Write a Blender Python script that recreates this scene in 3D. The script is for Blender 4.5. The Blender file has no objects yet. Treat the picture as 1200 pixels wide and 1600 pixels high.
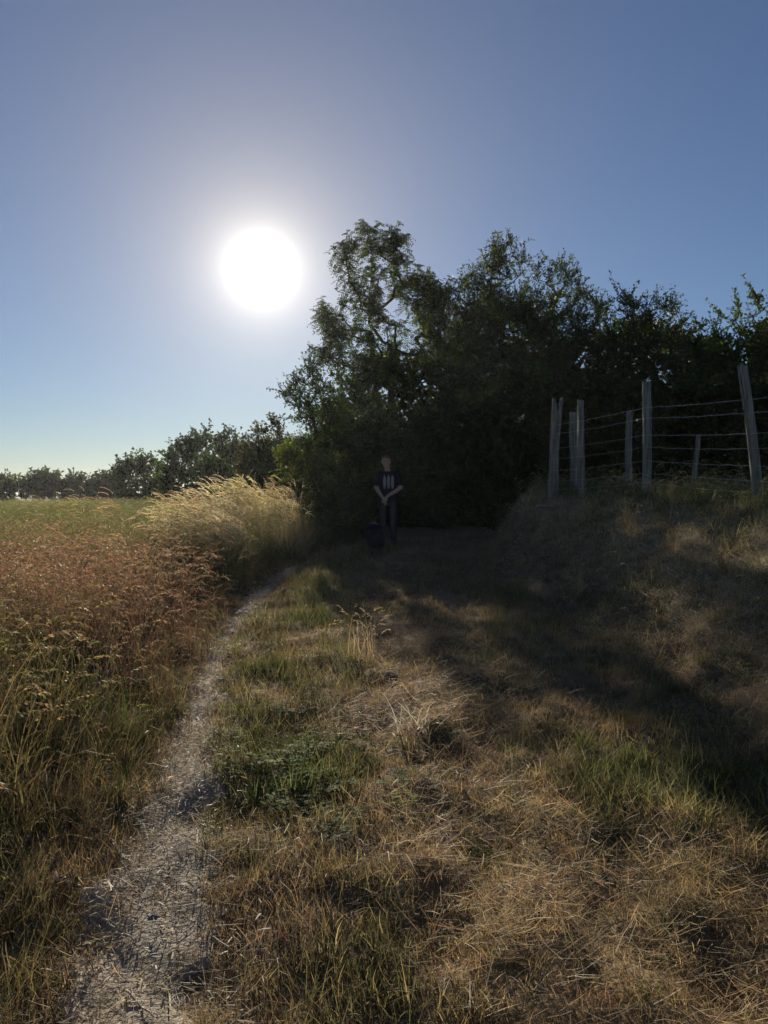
import bpy, math, random
import numpy as np
from mathutils import Vector

# ------------------------------------------------------------------ camera, sky, sun, exposure
SC = bpy.context.scene
COL = SC.collection
F = 1200.0                      # focal length in photograph pixels (1200 x 1600)
EYE = 1.55
PITCH = math.radians(-1.19)
cam_data = bpy.data.cameras.new('camera')
cam_data.sensor_fit = 'VERTICAL'
cam_data.sensor_height = 36.0
cam_data.lens = 36.0 * F / 1600.0
cam_data.clip_start = 0.05
cam_data.clip_end = 5000
cam = bpy.data.objects.new('camera', cam_data)
COL.objects.link(cam)
cam.location = (0, 0, EYE)
cam.rotation_euler = (math.radians(90) + PITCH, 0, 0)
SC.camera = cam

SUN_EL = math.radians(16.2)
SUN_AZ = math.radians(-9.0)     # from +Y towards +X
SUN_DIR = Vector((math.cos(SUN_EL) * math.sin(SUN_AZ), math.cos(SUN_EL) * math.cos(SUN_AZ), math.sin(SUN_EL)))

world = bpy.data.worlds.new('World')
SC.world = world
world.use_nodes = True
wn, wl = world.node_tree.nodes, world.node_tree.links
wn.clear()
w_out = wn.new('ShaderNodeOutputWorld')
w_bg = wn.new('ShaderNodeBackground')
w_sky = wn.new('ShaderNodeTexSky')
w_sky.sky_type = 'NISHITA'
w_sky.sun_disc = False
w_sky.sun_elevation = SUN_EL
w_sky.sun_rotation = SUN_AZ
w_sky.altitude = 100
w_sky.air_density = 1.0
w_sky.dust_density = 0.0
w_sky.ozone_density = 1.1
w_bg.inputs['Strength'].default_value = 0.034
w_tint = wn.new('ShaderNodeVectorMath'); w_tint.operation = 'MULTIPLY'     # the camera's cool white balance
w_tint.inputs[1].default_value = (0.81, 0.955, 1.26)
wl.new(w_sky.outputs[0], w_tint.inputs[0])
wl.new(w_tint.outputs[0], w_bg.inputs['Color'])
# the sun's own bright disc and the aureole of the dusty air round it, as a function of direction only
w_geo = wn.new('ShaderNodeTexCoord')
w_dot = wn.new('ShaderNodeVectorMath'); w_dot.operation = 'DOT_PRODUCT'
w_nrm = wn.new('ShaderNodeVectorMath'); w_nrm.operation = 'NORMALIZE'
wl.new(w_geo.outputs['Generated'], w_nrm.inputs[0])
wl.new(w_nrm.outputs[0], w_dot.inputs[0])
w_dot.inputs[1].default_value = SUN_DIR
w_acos = wn.new('ShaderNodeMath'); w_acos.operation = 'ARCCOSINE'; w_acos.use_clamp = False
wl.new(w_dot.outputs['Value'], w_acos.inputs[0])
def aureole(peak, width_deg, color):
    div = wn.new('ShaderNodeMath'); div.operation = 'DIVIDE'; div.inputs[1].default_value = -math.radians(width_deg)
    wl.new(w_acos.outputs[0], div.inputs[0])
    ex = wn.new('ShaderNodeMath'); ex.operation = 'EXPONENT'
    wl.new(div.outputs[0], ex.inputs[0])
    mu = wn.new('ShaderNodeMath'); mu.operation = 'MULTIPLY'; mu.inputs[1].default_value = peak
    wl.new(ex.outputs[0], mu.inputs[0])
    bg = wn.new('ShaderNodeBackground'); bg.inputs['Color'].default_value = (*color, 1)
    wl.new(mu.outputs[0], bg.inputs['Strength'])
    return bg
def add_shader(a, b):
    s = wn.new('ShaderNodeAddShader')
    wl.new(a.outputs[0], s.inputs[0]); wl.new(b.outputs[0], s.inputs[1])
    return s
glow = add_shader(add_shader(aureole(2.2, 0.9, (1, 0.96, 0.88)), aureole(0.5, 2.4, (1, 0.93, 0.8))), aureole(0.38, 9.0, (1, 0.76, 0.40)))
wl.new(add_shader(w_bg, glow).outputs[0], w_out.inputs['Surface'])

sun_data = bpy.data.lights.new('sun', 'SUN')
sun_data.energy = 5.0
sun_data.angle = math.radians(0.5)
sun_data.color = (1.0, 0.89, 0.72)
sun = bpy.data.objects.new('sun', sun_data)
COL.objects.link(sun)
sun.location = SUN_DIR * 60
sun.rotation_euler = SUN_DIR.to_track_quat('Z', 'Y').to_euler()

SC.view_settings.view_transform = 'Standard'
SC.view_settings.look = 'None'
SC.view_settings.gamma = 1.0
SC.view_settings.use_curve_mapping = False
SC.view_settings.exposure = 0.65
SC.render.engine = 'CYCLES'
SC.cycles.max_bounces = 5
SC.cycles.diffuse_bounces = 3
SC.cycles.glossy_bounces = 2
SC.cycles.transmission_bounces = 4
SC.cycles.use_denoising = True

rng = np.random.default_rng(11)
random.seed(5)
TAU = math.tau

# ------------------------------------------------------------------ helpers
def at(px, py, d):
    """the point at depth d (metres along +Y) seen at photograph pixel px, py"""
    u, v = (px - 600) / F, -(py - 800) / F
    c, s = math.cos(PITCH), math.sin(PITCH)
    y, z = c - s * v, s + c * v
    k = d / y
    return Vector((u * k, d, EYE + z * k))

def tag(o, label=None, cat=None, group=None, kind=None):
    if label: o['label'] = label
    if cat: o['category'] = cat
    if group: o['group'] = group
    if kind: o['kind'] = kind
    return o

def empty(name, loc):
    o = bpy.data.objects.new(name, None)
    COL.objects.link(o)
    o.location = loc
    o.empty_display_size = 0.2
    return o

def link(name, me, parent=None, loc=None):
    o = bpy.data.objects.new(name, me)
    COL.objects.link(o)
    if parent is not None:
        o.parent = parent
    if loc is not None:
        o.location = loc
    return o

def np_mesh(name, verts, faces, mat, smooth=False):
    """verts (n,3); faces: list of (m,k) integer arrays"""
    me = bpy.data.meshes.new(name)
    verts = np.asarray(verts, dtype=np.float32)
    if not isinstance(faces, (list, tuple)):
        faces = [faces]
    faces = [np.asarray(f, dtype=np.int32) for f in faces if len(f)]
    nl = sum(f.size for f in faces); nf = sum(len(f) for f in faces)
    me.vertices.add(len(verts)); me.vertices.foreach_set('co', verts.ravel())
    me.loops.add(nl); me.loops.foreach_set('vertex_index', np.concatenate([f.ravel() for f in faces]))
    starts, tot = [], 0
    for f in faces:
        starts.append(np.arange(len(f), dtype=np.int32) * f.shape[1] + tot); tot += f.size
    me.polygons.add(nf); me.polygons.foreach_set('loop_start', np.concatenate(starts))
    if smooth:
        me.polygons.foreach_set('use_smooth', np.ones(nf, dtype=bool))
    me.update(calc_edges=True)
    me.validate()
    if mat is not None:
        me.materials.append(mat)
    return me

def set_float(me, name, vals):
    a = me.attributes.new(name, 'FLOAT', 'POINT'); a.data.foreach_set('value', np.asarray(vals, np.float32))
def set_color(me, name, rgb):
    a = me.attributes.new(name, 'FLOAT_COLOR', 'POINT')
    c = np.ones((len(rgb), 4), np.float32); c[:, :3] = rgb
    a.data.foreach_set('color', c.ravel())

def sines(x, y, scale, seed, n=7):
    r = np.random.default_rng(seed)
    out = np.zeros_like(np.asarray(x, float))
    for i in range(n):
        a = r.uniform(0, TAU); k = TAU / scale * r.uniform(0.6, 1.7); p = r.uniform(0, TAU)
        out = out + np.sin((np.cos(a) * x + np.sin(a) * y) * k + p)
    return out / math.sqrt(n) / 1.0

def sstep(t):
    t = np.clip(t, 0, 1)
    return t * t * (3 - 2 * t)

# ------------------------------------------------------------------ lie of the land
def lx(y):      # left wheel track, centre line
    return np.interp(y, [-4, 0, 2.25, 3.5, 5, 6.8, 9.2, 11.5, 13.2, 14.6, 16, 18], [-.48, -.61, -.74, -.95, -1.2, -1.45, -1.52, -1.38, -1.0, -.4, .7, 3.2])
def lw(y):      # its half width
    return np.interp(y, [-4, 2, 3.5, 5, 7, 9, 12, 18], [.30, .27, .205, .12, .095, .13, .08, .05])
def rx(y):      # right wheel track
    return np.interp(y, [-4, 0, 3, 5.2, 6.8, 9, 11, 13, 15, 17, 19], [2.2, 1.9, 1.5, 1.38, 1.15, .8, .62, .8, 1.7, 3.6, 6.5])
def footx(y):   # foot of the bank
    return np.interp(y, [-6, 0, 2, 4, 6, 9, 12, 14, 15, 16, 18, 22], [3.4, 3.0, 2.7, 2.2, 2.0, 1.82, 1.72, 1.85, 2.2, 3.2, 6, 12])
def bankw(y):
    return np.interp(y, [-6, 4, 8.2, 10, 12, 16], [2.2, 2.1, 1.95, 1.5, 1.0, 1.0])
def gz(x, y):
    x = np.asarray(x, float); y = np.asarray(y, float)
    yp = np.maximum(y, 0)
    z = np.where(y > 0, 1.2 * (1 - np.exp(-yp / 22)), 0.0545 * np.maximum(y, -6))
    z = z - np.minimum(0.012 * np.maximum(-x - 3, 0), 0.6)
    z = z - 0.6 * sstep((y - 50) / 45)
    u1 = (x - footx(y)) / bankw(y)
    yb = 14.9 + (x - 2) * 0.75
    u2 = (yb - y) / 1.2
    t = np.minimum(u1, u2)
    s = np.sin(np.clip(t, 0, 1) * math.pi / 2) ** 1.25
    near = np.clip(1 - np.abs(y - 12) / 200, 0, 1)
    z = z + 1.06 * s * near
    z = z + 0.05 * np.clip(s * 4, 0, 1) * sines(x, y, 1.1, 5) * (y < 25)
    fade = np.clip(1 - (np.hypot(x, y) - 15) / 30, 0, 1)
    z = z + fade * (0.018 * sines(x, y, 0.9, 1) + 0.012 * sines(x, y, 0.35, 2))
    rough = sstep((x - lx(y) - .6) / .6) * sstep((8 - y) / 3) * sstep((footx(y) + .6 - x) / .6)
    z = z + rough * (.024 * sines(x, y, .55, 3) + .016 * sines(x, y, .22, 4))
    dl = np.abs(x - lx(y)); dr = np.abs(x - rx(y))
    z = z - 0.045 * np.exp(-(dl / 0.25) ** 2) * (y < 17) - 0.05 * np.exp(-(dr / 0.3) ** 2) * (y < 17)
    z = z + 0.12 * sstep((lx(y) - 0.35 - x) / 0.5) * fade
    return z
def gp(px, py, hi=60.0):
    """where the sight line through a pixel meets the ground"""
    lo = 1.0
    a, b = at(px, py, lo), at(px, py, hi)
    n = 4000
    t = np.linspace(0, 1, n) ** 2
    xs = a.x + (b.x - a.x) * t; ys = a.y + (b.y - a.y) * t; zs = a.z + (b.z - a.z) * t
    k = np.argmax(zs < gz(xs, ys))
    return Vector((xs[k], ys[k], float(gz(xs[k], ys[k]))))

# ------------------------------------------------------------------ materials
MATS = {}
def new_mat(name):
    m = bpy.data.materials.new(name); m.use_nodes = True
    m.node_tree.nodes.clear()
    MATS[name] = m
    return m, m.node_tree.nodes, m.node_tree.links

def foliage_mat(name, trans=0.4, rough=0.45, spec=0.4, instanced=False, trans_tint=(1.25, 1.15, 0.6), noise_scale=6.0):
    m, n, l = new_mat(name)
    out = n.new('ShaderNodeOutputMaterial')
    col = n.new('ShaderNodeAttribute'); col.attribute_name = 'col'
    if instanced:
        col.attribute_type = 'INSTANCER'
        sh = n.new('ShaderNodeAttribute'); sh.attribute_name = 'shade'
        mix = n.new('ShaderNodeVectorMath'); mix.operation = 'SCALE'
        l.new(col.outputs['Color'], mix.inputs[0]); l.new(sh.outputs['Fac'], mix.inputs['Scale'])
        base = mix.outputs[0]
    else:
        base = col.outputs['Color']
    p = n.new('ShaderNodeBsdfPrincipled')
    p.inputs['Roughness'].default_value = rough
    p.inputs['Specular IOR Level'].default_value = spec
    l.new(base, p.inputs['Base Color'])
    tm = n.new('ShaderNodeVectorMath'); tm.operation = 'MULTIPLY'; tm.inputs[1].default_value = trans_tint
    l.new(base, tm.inputs[0])
    t = n.new('ShaderNodeBsdfTranslucent')
    l.new(tm.outputs[0], t.inputs['Color'])
    mx = n.new('ShaderNodeMixShader'); mx.inputs[0].default_value = trans
    l.new(p.outputs[0], mx.inputs[1]); l.new(t.outputs[0], mx.inputs[2])
    l.new(mx.outputs[0], out.inputs['Surface'])
    return m
M_GRASS = foliage_mat('grass_blade', 0.42, 0.6, 0.22, True, (1.12, 1.04, 0.86))
M_CLOVER = foliage_mat('clover_leaf', 0.35, 0.8, 0.05, True, (1.2, 1.15, 0.6))
M_PLUME = foliage_mat('grass_plume', 0.5, 0.6, 0.2, False, (1.15, 1.05, 0.85))
M_LEAF = foliage_mat('leaf', 0.42, 0.55, 0.22, False, (1.2, 1.3, 0.5))

def noise_mat(name, cols, scale, rough=0.95, bump=0.3, bump_scale=None, detail=8, attr=None, spec=0.1):
    m, n, l = new_mat(name)
    out = n.new('ShaderNodeOutputMaterial')
    p = n.new('ShaderNodeBsdfPrincipled'); p.inputs['Roughness'].default_value = rough
    p.inputs['Specular IOR Level'].default_value = spec
    tc = n.new('ShaderNodeTexCoord')
    nz = n.new('ShaderNodeTexNoise'); nz.inputs['Scale'].default_value = scale; nz.inputs['Detail'].default_value = detail
    nz.inputs['Roughness'].default_value = 0.65
    l.new(tc.outputs['Object'], nz.inputs['Vector'])
    r = n.new('ShaderNodeValToRGB')
    el = r.color_ramp.elements
    pos = np.linspace(0.3, 0.7, len(cols))
    el[0].position = pos[0]; el[0].color = (*cols[0], 1)
    el[1].position = pos[-1]; el[1].color = (*cols[-1], 1)
    for c, q in zip(cols[1:-1], pos[1:-1]):
        e = el.new(q); e.color = (*c, 1)
    l.new(nz.outputs['Fac'], r.inputs['Fac'])
    src = r.outputs['Color']
    if attr:
        a = n.new('ShaderNodeAttribute'); a.attribute_name = attr
        mx = n.new('ShaderNodeMix'); mx.data_type = 'RGBA'; mx.blend_type = 'MULTIPLY'; mx.inputs['Factor'].default_value = 1
        l.new(a.outputs['Color'], mx.inputs['A']); l.new(src, mx.inputs['B'])
        src = mx.outputs['Result']
    l.new(src, p.inputs['Base Color'])
    n2 = n.new('ShaderNodeTexNoise'); n2.inputs['Scale'].default_value = bump_scale or scale * 3; n2.inputs['Detail'].default_value = 6
    l.new(tc.outputs['Object'], n2.inputs['Vector'])
    b = n.new('ShaderNodeBump'); b.inputs['Strength'].default_value = bump; b.inputs['Distance'].default_value = 0.02
    l.new(n2.outputs['Fac'], b.inputs['Height']); l.new(b.outputs['Normal'], p.inputs['Normal'])
    l.new(p.outputs[0], out.inputs['Surface'])
    return m
M_GROUND = noise_mat('soil_and_thatch', [(.45, .42, .4), (.9, .9, .9), (1.35, 1.25, 1.1)], 9, bump=0.8, bump_scale=40, attr='col')
M_TRACK = noise_mat('dry_trodden_earth', [(.11, .094, .076), (.26, .226, .18), (.33, .288, .235), (.44, .39, .33)], 38, bump=0.8, bump_scale=60, detail=10)
M_BARK = noise_mat('bark', [(.035, .028, .022), (.075, .06, .046), (.12, .1, .08)], 12, bump=0.8)
M_STONE = noise_mat('stone', [(.14, .13, .12), (.22, .2, .18), (.3, .28, .25)], 18, bump=0.6)

def wood_mat():
    m, n, l = new_mat('weathered_post_wood')
    out = n.new('ShaderNodeOutputMaterial'); p = n.new('ShaderNodeBsdfPrincipled')
    p.inputs['Roughness'].default_value = 0.85; p.inputs['Specular IOR Level'].default_value = 0.2
    tc = n.new('ShaderNodeTexCoord'); mp = n.new('ShaderNodeMapping'); mp.inputs['Scale'].default_value = (30, 30, 1.6)
    nz = n.new('ShaderNodeTexNoise'); nz.inputs['Scale'].default_value = 1.5; nz.inputs['Detail'].default_value = 8
    l.new(tc.outputs['Object'], mp.inputs[0]); l.new(mp.outputs[0], nz.inputs['Vector'])
    r = n.new('ShaderNodeValToRGB')
    r.color_ramp.elements[0].position = 0.35; r.color_ramp.elements[0].color = (.09, .082, .074, 1)
    r.color_ramp.elements[1].position = 0.65; r.color_ramp.elements[1].color = (.29, .278, .26, 1)
    l.new(nz.outputs['Fac'], r.inputs[0])
    n2 = n.new('ShaderNodeTexNoise'); n2.inputs['Scale'].default_value = 7; n2.inputs['Detail'].default_value = 4
    l.new(tc.outputs['Object'], n2.inputs['Vector'])
    r2 = n.new('ShaderNodeValToRGB'); r2.color_ramp.elements[0].position = .5; r2.color_ramp.elements[1].position = .68
    l.new(n2.outputs['Fac'], r2.inputs[0])
    mx = n.new('ShaderNodeMix'); mx.data_type = 'RGBA'; mx.inputs['B'].default_value = (.17, .19, .12, 1)
    l.new(r2.outputs[0], mx.inputs['Factor']); l.new(r.outputs[0], mx.inputs['A'])
    l.new(mx.outputs['Result'], p.inputs['Base Color'])
    b = n.new('ShaderNodeBump'); b.inputs['Strength'].default_value = 0.9; b.inputs['Distance'].default_value = 0.012
    l.new(nz.outputs['Fac'], b.inputs['Height']); l.new(b.outputs[0], p.inputs['Normal'])
    l.new(p.outputs[0], out.inputs['Surface'])
    return m
M_POST = wood_mat()

def plain(name, color, rough=0.8, metal=0.0, spec=0.3, noise=0.25, scale=25, translucent=0.0):
    m, n, l = new_mat(name)
    out = n.new('ShaderNodeOutputMaterial'); p = n.new('ShaderNodeBsdfPrincipled')
    p.inputs['Roughness'].default_value = rough; p.inputs['Metallic'].default_value = metal
    p.inputs['Specular IOR Level'].default_value = spec
    tc = n.new('ShaderNodeTexCoord'); nz = n.new('ShaderNodeTexNoise'); nz.inputs['Scale'].default_value = scale
    nz.inputs['Detail'].default_value = 5
    l.new(tc.outputs['Object'], nz.inputs['Vector'])
    r = n.new('ShaderNodeValToRGB')
    r.color_ramp.elements[0].position = .3; r.color_ramp.elements[1].position = .7
    r.color_ramp.elements[0].color = (*[c * (1 - noise) for c in color], 1)
    r.color_ramp.elements[1].color = (*[c * (1 + noise) for c in color], 1)
    l.new(nz.outputs['Fac'], r.inputs[0]); l.new(r.outputs[0], p.inputs['Base Color'])
    if translucent:
        t = n.new('ShaderNodeBsdfTranslucent'); l.new(r.outputs[0], t.inputs['Color'])
        mx = n.new('ShaderNodeMixShader'); mx.inputs[0].default_value = translucent
        l.new(p.outputs[0], mx.inputs[1]); l.new(t.outputs[0], mx.inputs[2]); l.new(mx.outputs[0], out.inputs['Surface'])
    else:
        l.new(p.outputs[0], out.inputs['Surface'])
    return m
M_WIRE = plain('galvanised_wire', (.42, .41, .40), .38, 1.0, noise=.3)
M_STRAW = plain('straw', (.5, .38, .2), .6, spec=.3, translucent=.45)
M_PALE = plain('pale_dead_stalk', (.6, .53, .4), .6, spec=.3, translucent=.3)
M_STICK = plain('bleached_stick', (.42, .36, .28), .8)

# ------------------------------------------------------------------ ground sheet, tracks
def spaced(lo, hi, n, fine, c=0.0):
    t = np.linspace(-1, 1, n)
    k = 7.2
    s = np.sinh(k * t) / math.sinh(k)
    return np.where(s < 0, c + s * (c - lo), c + s * (hi - c)) + fine * t
gx = np.unique(np.concatenate([-np.geomspace(7, 900, 60), np.linspace(-7, 7, 200), np.geomspace(7, 900, 60)]))
gy = np.unique(np.concatenate([np.linspace(-12, 1.5, 20), np.linspace(1.5, 20, 230), np.geomspace(20, 2500, 90)]))
GX, GY = np.meshgrid(gx, gy)
GZ = gz(GX, GY)
nx, ny = len(gx), len(gy)
idx = np.arange(nx * ny).reshape(ny, nx)
gf = np.stack([idx[:-1, :-1], idx[:-1, 1:], idx[1:, 1:], idx[1:, :-1]], -1).reshape(-1, 4)
me = np_mesh('ground', np.stack([GX, GY, GZ], -1).reshape(-1, 3), gf, M_GROUND, True)

DRY = np.array([.29, .205, .11]); BROWN = np.array([.16, .112, .07]); RED = np.array([.26, .16, .112])
GREEN = np.array([.085, .11, .04]); OLIVE = np.array([.17, .16, .07]); STRAW = np.array([.45, .36, .22]); FIELD = np.array([.2, .2, .07])
def mixc(a, b, t):
    t = np.clip(t, 0, 1)[..., None]
    return a * (1 - t) + b * t
def ground_col(x, y):
    n1 = sines(x, y, 1.6, 21); n2 = sines(x, y, 0.5, 22)
    c = mixc(BROWN * .9, DRY * .85, .5 + .35 * n1 + .2 * n2)
    c = mixc(c, OLIVE * .6, sstep((sines(x, y, 2.3, 23) - .3) / .6) * .6)
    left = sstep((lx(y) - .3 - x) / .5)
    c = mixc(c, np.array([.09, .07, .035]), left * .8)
    far = sstep((np.hypot(x, y) - 16) / 12)
    c = mixc(c, FIELD, far)
    bank = sstep((x - footx(y)) / 1.5) * (y < 24)
    c = mixc(c, np.array([.3, .25, .17]), bank * .85)  # bank ground under the hay, paled to brighten its shade
    return c
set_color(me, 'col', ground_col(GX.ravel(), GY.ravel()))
ground = link('ground', me)
tag(ground, 'dry grassy ground with a bank on the right and a field on the left', kind='structure')

def strip(name, cx, hw, y0, y1, label, n=420, lift=0.006, rough=0.22, seed=3):
    ys = np.linspace(y0, y1, n)
    r = np.random.default_rng(seed)
    us = np.linspace(-1, 1, 11)
    V = []
    jl = 1 + rough * (sines(ys, ys * 0, .8, seed) + .8 * sines(ys, ys * 0, .17, seed + 5)); jr = 1 + rough * (sines(ys, ys * 0, .6, seed + 1) + .8 * sines(ys, ys * 0, .14, seed + 6))
    c = cx(ys); w = hw(ys)
    for i, y in enumerate(ys):
        xx = c[i] + np.where(us < 0, us * w[i] * jl[i], us * w[i] * jr[i])
        yy = np.full_like(xx, y)
        V.append(np.stack([xx, yy, gz(xx, yy) + lift - 0.02 * (np.abs(us) > .99)], -1))
    V = np.concatenate(V)
    id_ = np.arange(n * 11).reshape(n, 11)
    f = np.stack([id_[:-1, :-1], id_[:-1, 1:], id_[1:, 1:], id_[1:, :-1]], -1).reshape(-1, 4)
    o = link(name, np_mesh(name, V, f, M_TRACK, True))
    tag(o, label, kind='structure')
    return o
strip('dirt_path', lx, lambda y: lw(y), -3, 13.0, 'bare trodden earth of the narrow wheel track on the left')

# ------------------------------------------------------------------ grass pieces and scatter
class Soup:
    """verts and quads/tris gathered with a shade (or colour) for every vertex"""
    def __init__(s): s.v = []; s.q = []; s.t = []; s.sh = []; s.n = 0
    def add(s, v, q, t, sh):
        v = np.asarray(v, float); s.v.append(v)
        if len(q): s.q.append(np.asarray(q) + s.n)
        if len(t): s.t.append(np.asarray(t) + s.n)
        s.sh.append(np.full(len(v), sh) if np.ndim(sh) == 0 else np.asarray(sh))
        s.n += len(v)
    def blade(s, p, yaw, h, lean, curve, w, shade, seg=3, tip=0.15, droop=1.0):
        """a grass blade or stem rising from p, leaning to yaw and bending over"""
        d = np.array([math.cos(yaw), math.sin(yaw), 0]); side = np.array([-d[1], d[0], 0])
        a = lean; pos = np.array(p, float); pts = [pos.copy()]
        for i in range(seg):
            pos = pos + (d * math.sin(a) + np.array([0, 0, math.cos(a)])) * h / seg
            a += curve / seg * (1 + droop * i / seg); pts.append(pos.copy())
        tw = random.uniform(0, math.pi)
        sv = side * math.cos(tw) + d * math.sin(tw)
        v = []
        for i, q in enumerate(pts):
            ww = w * (1 - (1 - tip) * (i / seg) ** 1.3) / 2
            v += [q - sv * ww, q + sv * ww]
        f = [(2 * i, 2 * i + 1, 2 * i + 3, 2 * i + 2) for i in range(seg)]
        s.add(v, f, [], shade)
        return pts, a, d
    def diamond(s, p, dirv, nrm, L, W, shade):
        dirv = np.asarray(dirv, float); dirv = dirv / (np.linalg.norm(dirv) + 1e-9)
        sd = np.cross(dirv, nrm); sd = sd / (np.linalg.norm(sd) + 1e-9)
        p = np.asarray(p, float)
        s.add([p, p + dirv * L * .45 + sd * W / 2, p + dirv * L, p + dirv * L * .45 - sd * W / 2], [(0, 1, 2, 3)], [], shade)
    def mesh(s, name, mat, attr='shade'):
        V = np.concatenate(s.v); fs = []
        if s.q: fs.append(np.concatenate(s.q))
        if s.t: fs.append(np.concatenate(s.t))
        me = np_mesh(name, V, fs, mat)
        if attr == 'shade': set_float(me, 'shade', np.concatenate(s.sh))
        return me

U = random.uniform
def proto_col(name, builders, mat=M_GRASS):
    c = bpy.data.collections.new(name)
    for i, b in enumerate(builders):
        s = Soup(); b(s)
        o = bpy.data.objects.new(name, s.mesh(name, mat)); c.objects.link(o)
    return c

def tuft(n, h0, h1, spread, lean, curve, w, seg=3):
    def b(s):
        for i in range(n):
            r = spread * math.sqrt(random.random()); a = U(0, TAU)
            s.blade((r * math.cos(a), r * math.sin(a), -.01), U(0, TAU), U(h0, h1), U(0, lean), U(0, curve), w * U(.6, 1.3), U(.35, 1.55), seg)
    return b
def litter(n, l0, l1, spread, w):
    def b(s):
        for i in range(n):
            r = spread * math.sqrt(random.random()); a = U(0, TAU)
            s.blade((r * math.cos(a), r * math.sin(a), U(.002, .03)), U(0, TAU), U(l0, l1), U(1.0, 1.62), U(-.5, .6), w * U(.6, 1.5), U(.5, 1.5), 2, tip=.6)
    return b
def clover(n, spread):
    def b(s):
        for i in range(n):
            r = spread * math.sqrt(random.random()); a = U(0, TAU); x, y, h = r * math.cos(a), r * math.sin(a), U(.02, .09)
            sh = U(.6, 1.4); a0 = U(0, TAU); tl = U(-.4, .5)
            for k in range(3):
                an = a0 + k * TAU / 3
                dv = (math.cos(an), math.sin(an), tl * math.cos(an * 1.3) * .6 + U(-.2, .3))
                s.diamond((x, y, h), dv, (U(-.3, .3), U(-.3, .3), 1), U(.012, .022), U(.011, .018), sh)
            if random.random() < .35:
                s.blade((x, y, -.01), U(0, TAU), U(.06, .14), U(0, .5), U(0, .6), .003, sh)
    return b
def panicle(s, pts, a, d, n, L, sl, sw, shade, spread=.5):
    """a nodding seed head that continues the stem"""
    p = np.array(pts[-1]); ang = a
    for i in range(n):
        t = i / n
        p = p + (d * math.sin(ang) + np.array([0, 0, math.cos(ang)])) * L / n
        ang += 1.0 / n
        for k in range(2):
            dv = d * math.sin(ang + .2) + np.array([0, 0, math.cos(ang + .2)]) + np.array([U(-1, 1), U(-1, 1), U(-1, .6)]) * spread * (1 - .5 * t)
            s.diamond(p, dv, (U(-1, 1), U(-1, 1), U(-.2, 1)), sl * U(.7, 1.3), sw * U(.7, 1.3), shade * U(.8, 1.35))
def tall(n, nl, h0, h1, spread, head=True, yaw=None, hn=8, hl=.16, sl=.03, sw=.008, curve=.7, w=.003, hs=1.35, wl=.007):
    def b(s):
        for i in range(n):
            r = spread * math.sqrt(random.random()); a = U(0, TAU)
            yw = U(0, TAU) if yaw is None else yaw + random.gauss(0, .55)
            sh = U(.65, 1.3)
            pts, an, d = s.blade((r * math.cos(a), r * math.sin(a), -.02), yw, U(h0, h1), U(.02, .28), U(.2, curve), w, sh, 4, tip=.5)
            if head: panicle(s, pts, an, d, hn, hl * U(.7, 1.3), sl, sw, sh * hs)
        for i in range(nl):
            r = spread * math.sqrt(random.random()); a = U(0, TAU)
            s.blade((r * math.cos(a), r * math.sin(a), -.02), U(0, TAU), U(h0 * .3, h1 * .75), U(.05, .6), U(.2, 1.5), wl * U(.6, 1.3), U(.5, 1.2), 4)
    return b

P_SHORT = proto_col('short_grass_tuft', [tuft(22, .02, .10, .08, 1.0, 1.3, .0038) for i in range(6)])
P_MOWN = proto_col('mown_grass_tuft', [tuft(15, .03, .14, .08, .6, 1.1, .0038) for i in range(6)])
P_LUSH = proto_col('lush_grass_tuft', [tuft(16, .10, .30, .07, .5, 1.5, .006, 4) for i in range(4)])
P_LITTER = proto_col('straw_litter', [litter(26, .02, .11, .12, .0019) for i in range(5)])
P_CHIP = proto_col('chaff', [litter(16, .008, .04, .12, .0045) for i in range(4)] + [litter(9, .02, .09, .12, .0022) for i in range(3)])
P_CLOVER = proto_col('clover', [clover(34, .1) for i in range(4)], M_CLOVER)
P_BROME = proto_col('brome_tuft', [tall(7, 7, .35, .75, .10, hn=7, hl=.14, sl=.028, sw=.007, curve=.9, hs=1.12) for i in range(5)])
P_TALLGREEN = proto_col('tall_green_tuft', [tall(3, 16, .45, .85, .09, hn=6, hl=.12, sl=.02, sw=.006, curve=.6, wl=.009) for i in range(4)])
P_PLUME = proto_col('plume_tuft', [tall(8, 6, .8, 1.22, .10, yaw=math.pi, hn=12, hl=.24, sl=.035, sw=.010, curve=.75, hs=1.5) for i in range(5)])
P_FIELD = proto_col('field_tuft', [tall(6, 14, .3, .65, .16, hn=5, hl=.12, sl=.035, sw=.010, curve=.5, w=.005, wl=.015) for i in range(4)])

def make_gn(coll):
    ng = bpy.data.node_groups.new('scatter_' + coll.name, 'GeometryNodeTree')
    ng.interface.new_socket('Geometry', in_out='INPUT', socket_type='NodeSocketGeometry')
    ng.interface.new_socket('Geometry', in_out='OUTPUT', socket_type='NodeSocketGeometry')
    n, l = ng.nodes, ng.links
    gi, go = n.new('NodeGroupInput'), n.new('NodeGroupOutput')
    ci = n.new('GeometryNodeCollectionInfo'); ci.inputs['Collection'].default_value = coll
    ci.inputs['Separate Children'].default_value = True; ci.inputs['Reset Children'].default_value = True
    ip = n.new('GeometryNodeInstanceOnPoints'); ip.inputs['Pick Instance'].default_value = True
    def na(name, t):
        a = n.new('GeometryNodeInputNamedAttribute'); a.data_type = t; a.inputs['Name'].default_value = name
        return a.outputs[0]
    l.new(gi.outputs[0], ip.inputs['Points']); l.new(ci.outputs[0], ip.inputs['Instance'])
    l.new(na('vid', 'INT'), ip.inputs['Instance Index'])
    l.new(na('rot', 'FLOAT_VECTOR'), ip.inputs['Rotation'])
    l.new(na('scl', 'FLOAT_VECTOR'), ip.inputs['Scale'])
    l.new(ip.outputs[0], go.inputs[0])
    return ng
GN = {}
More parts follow.
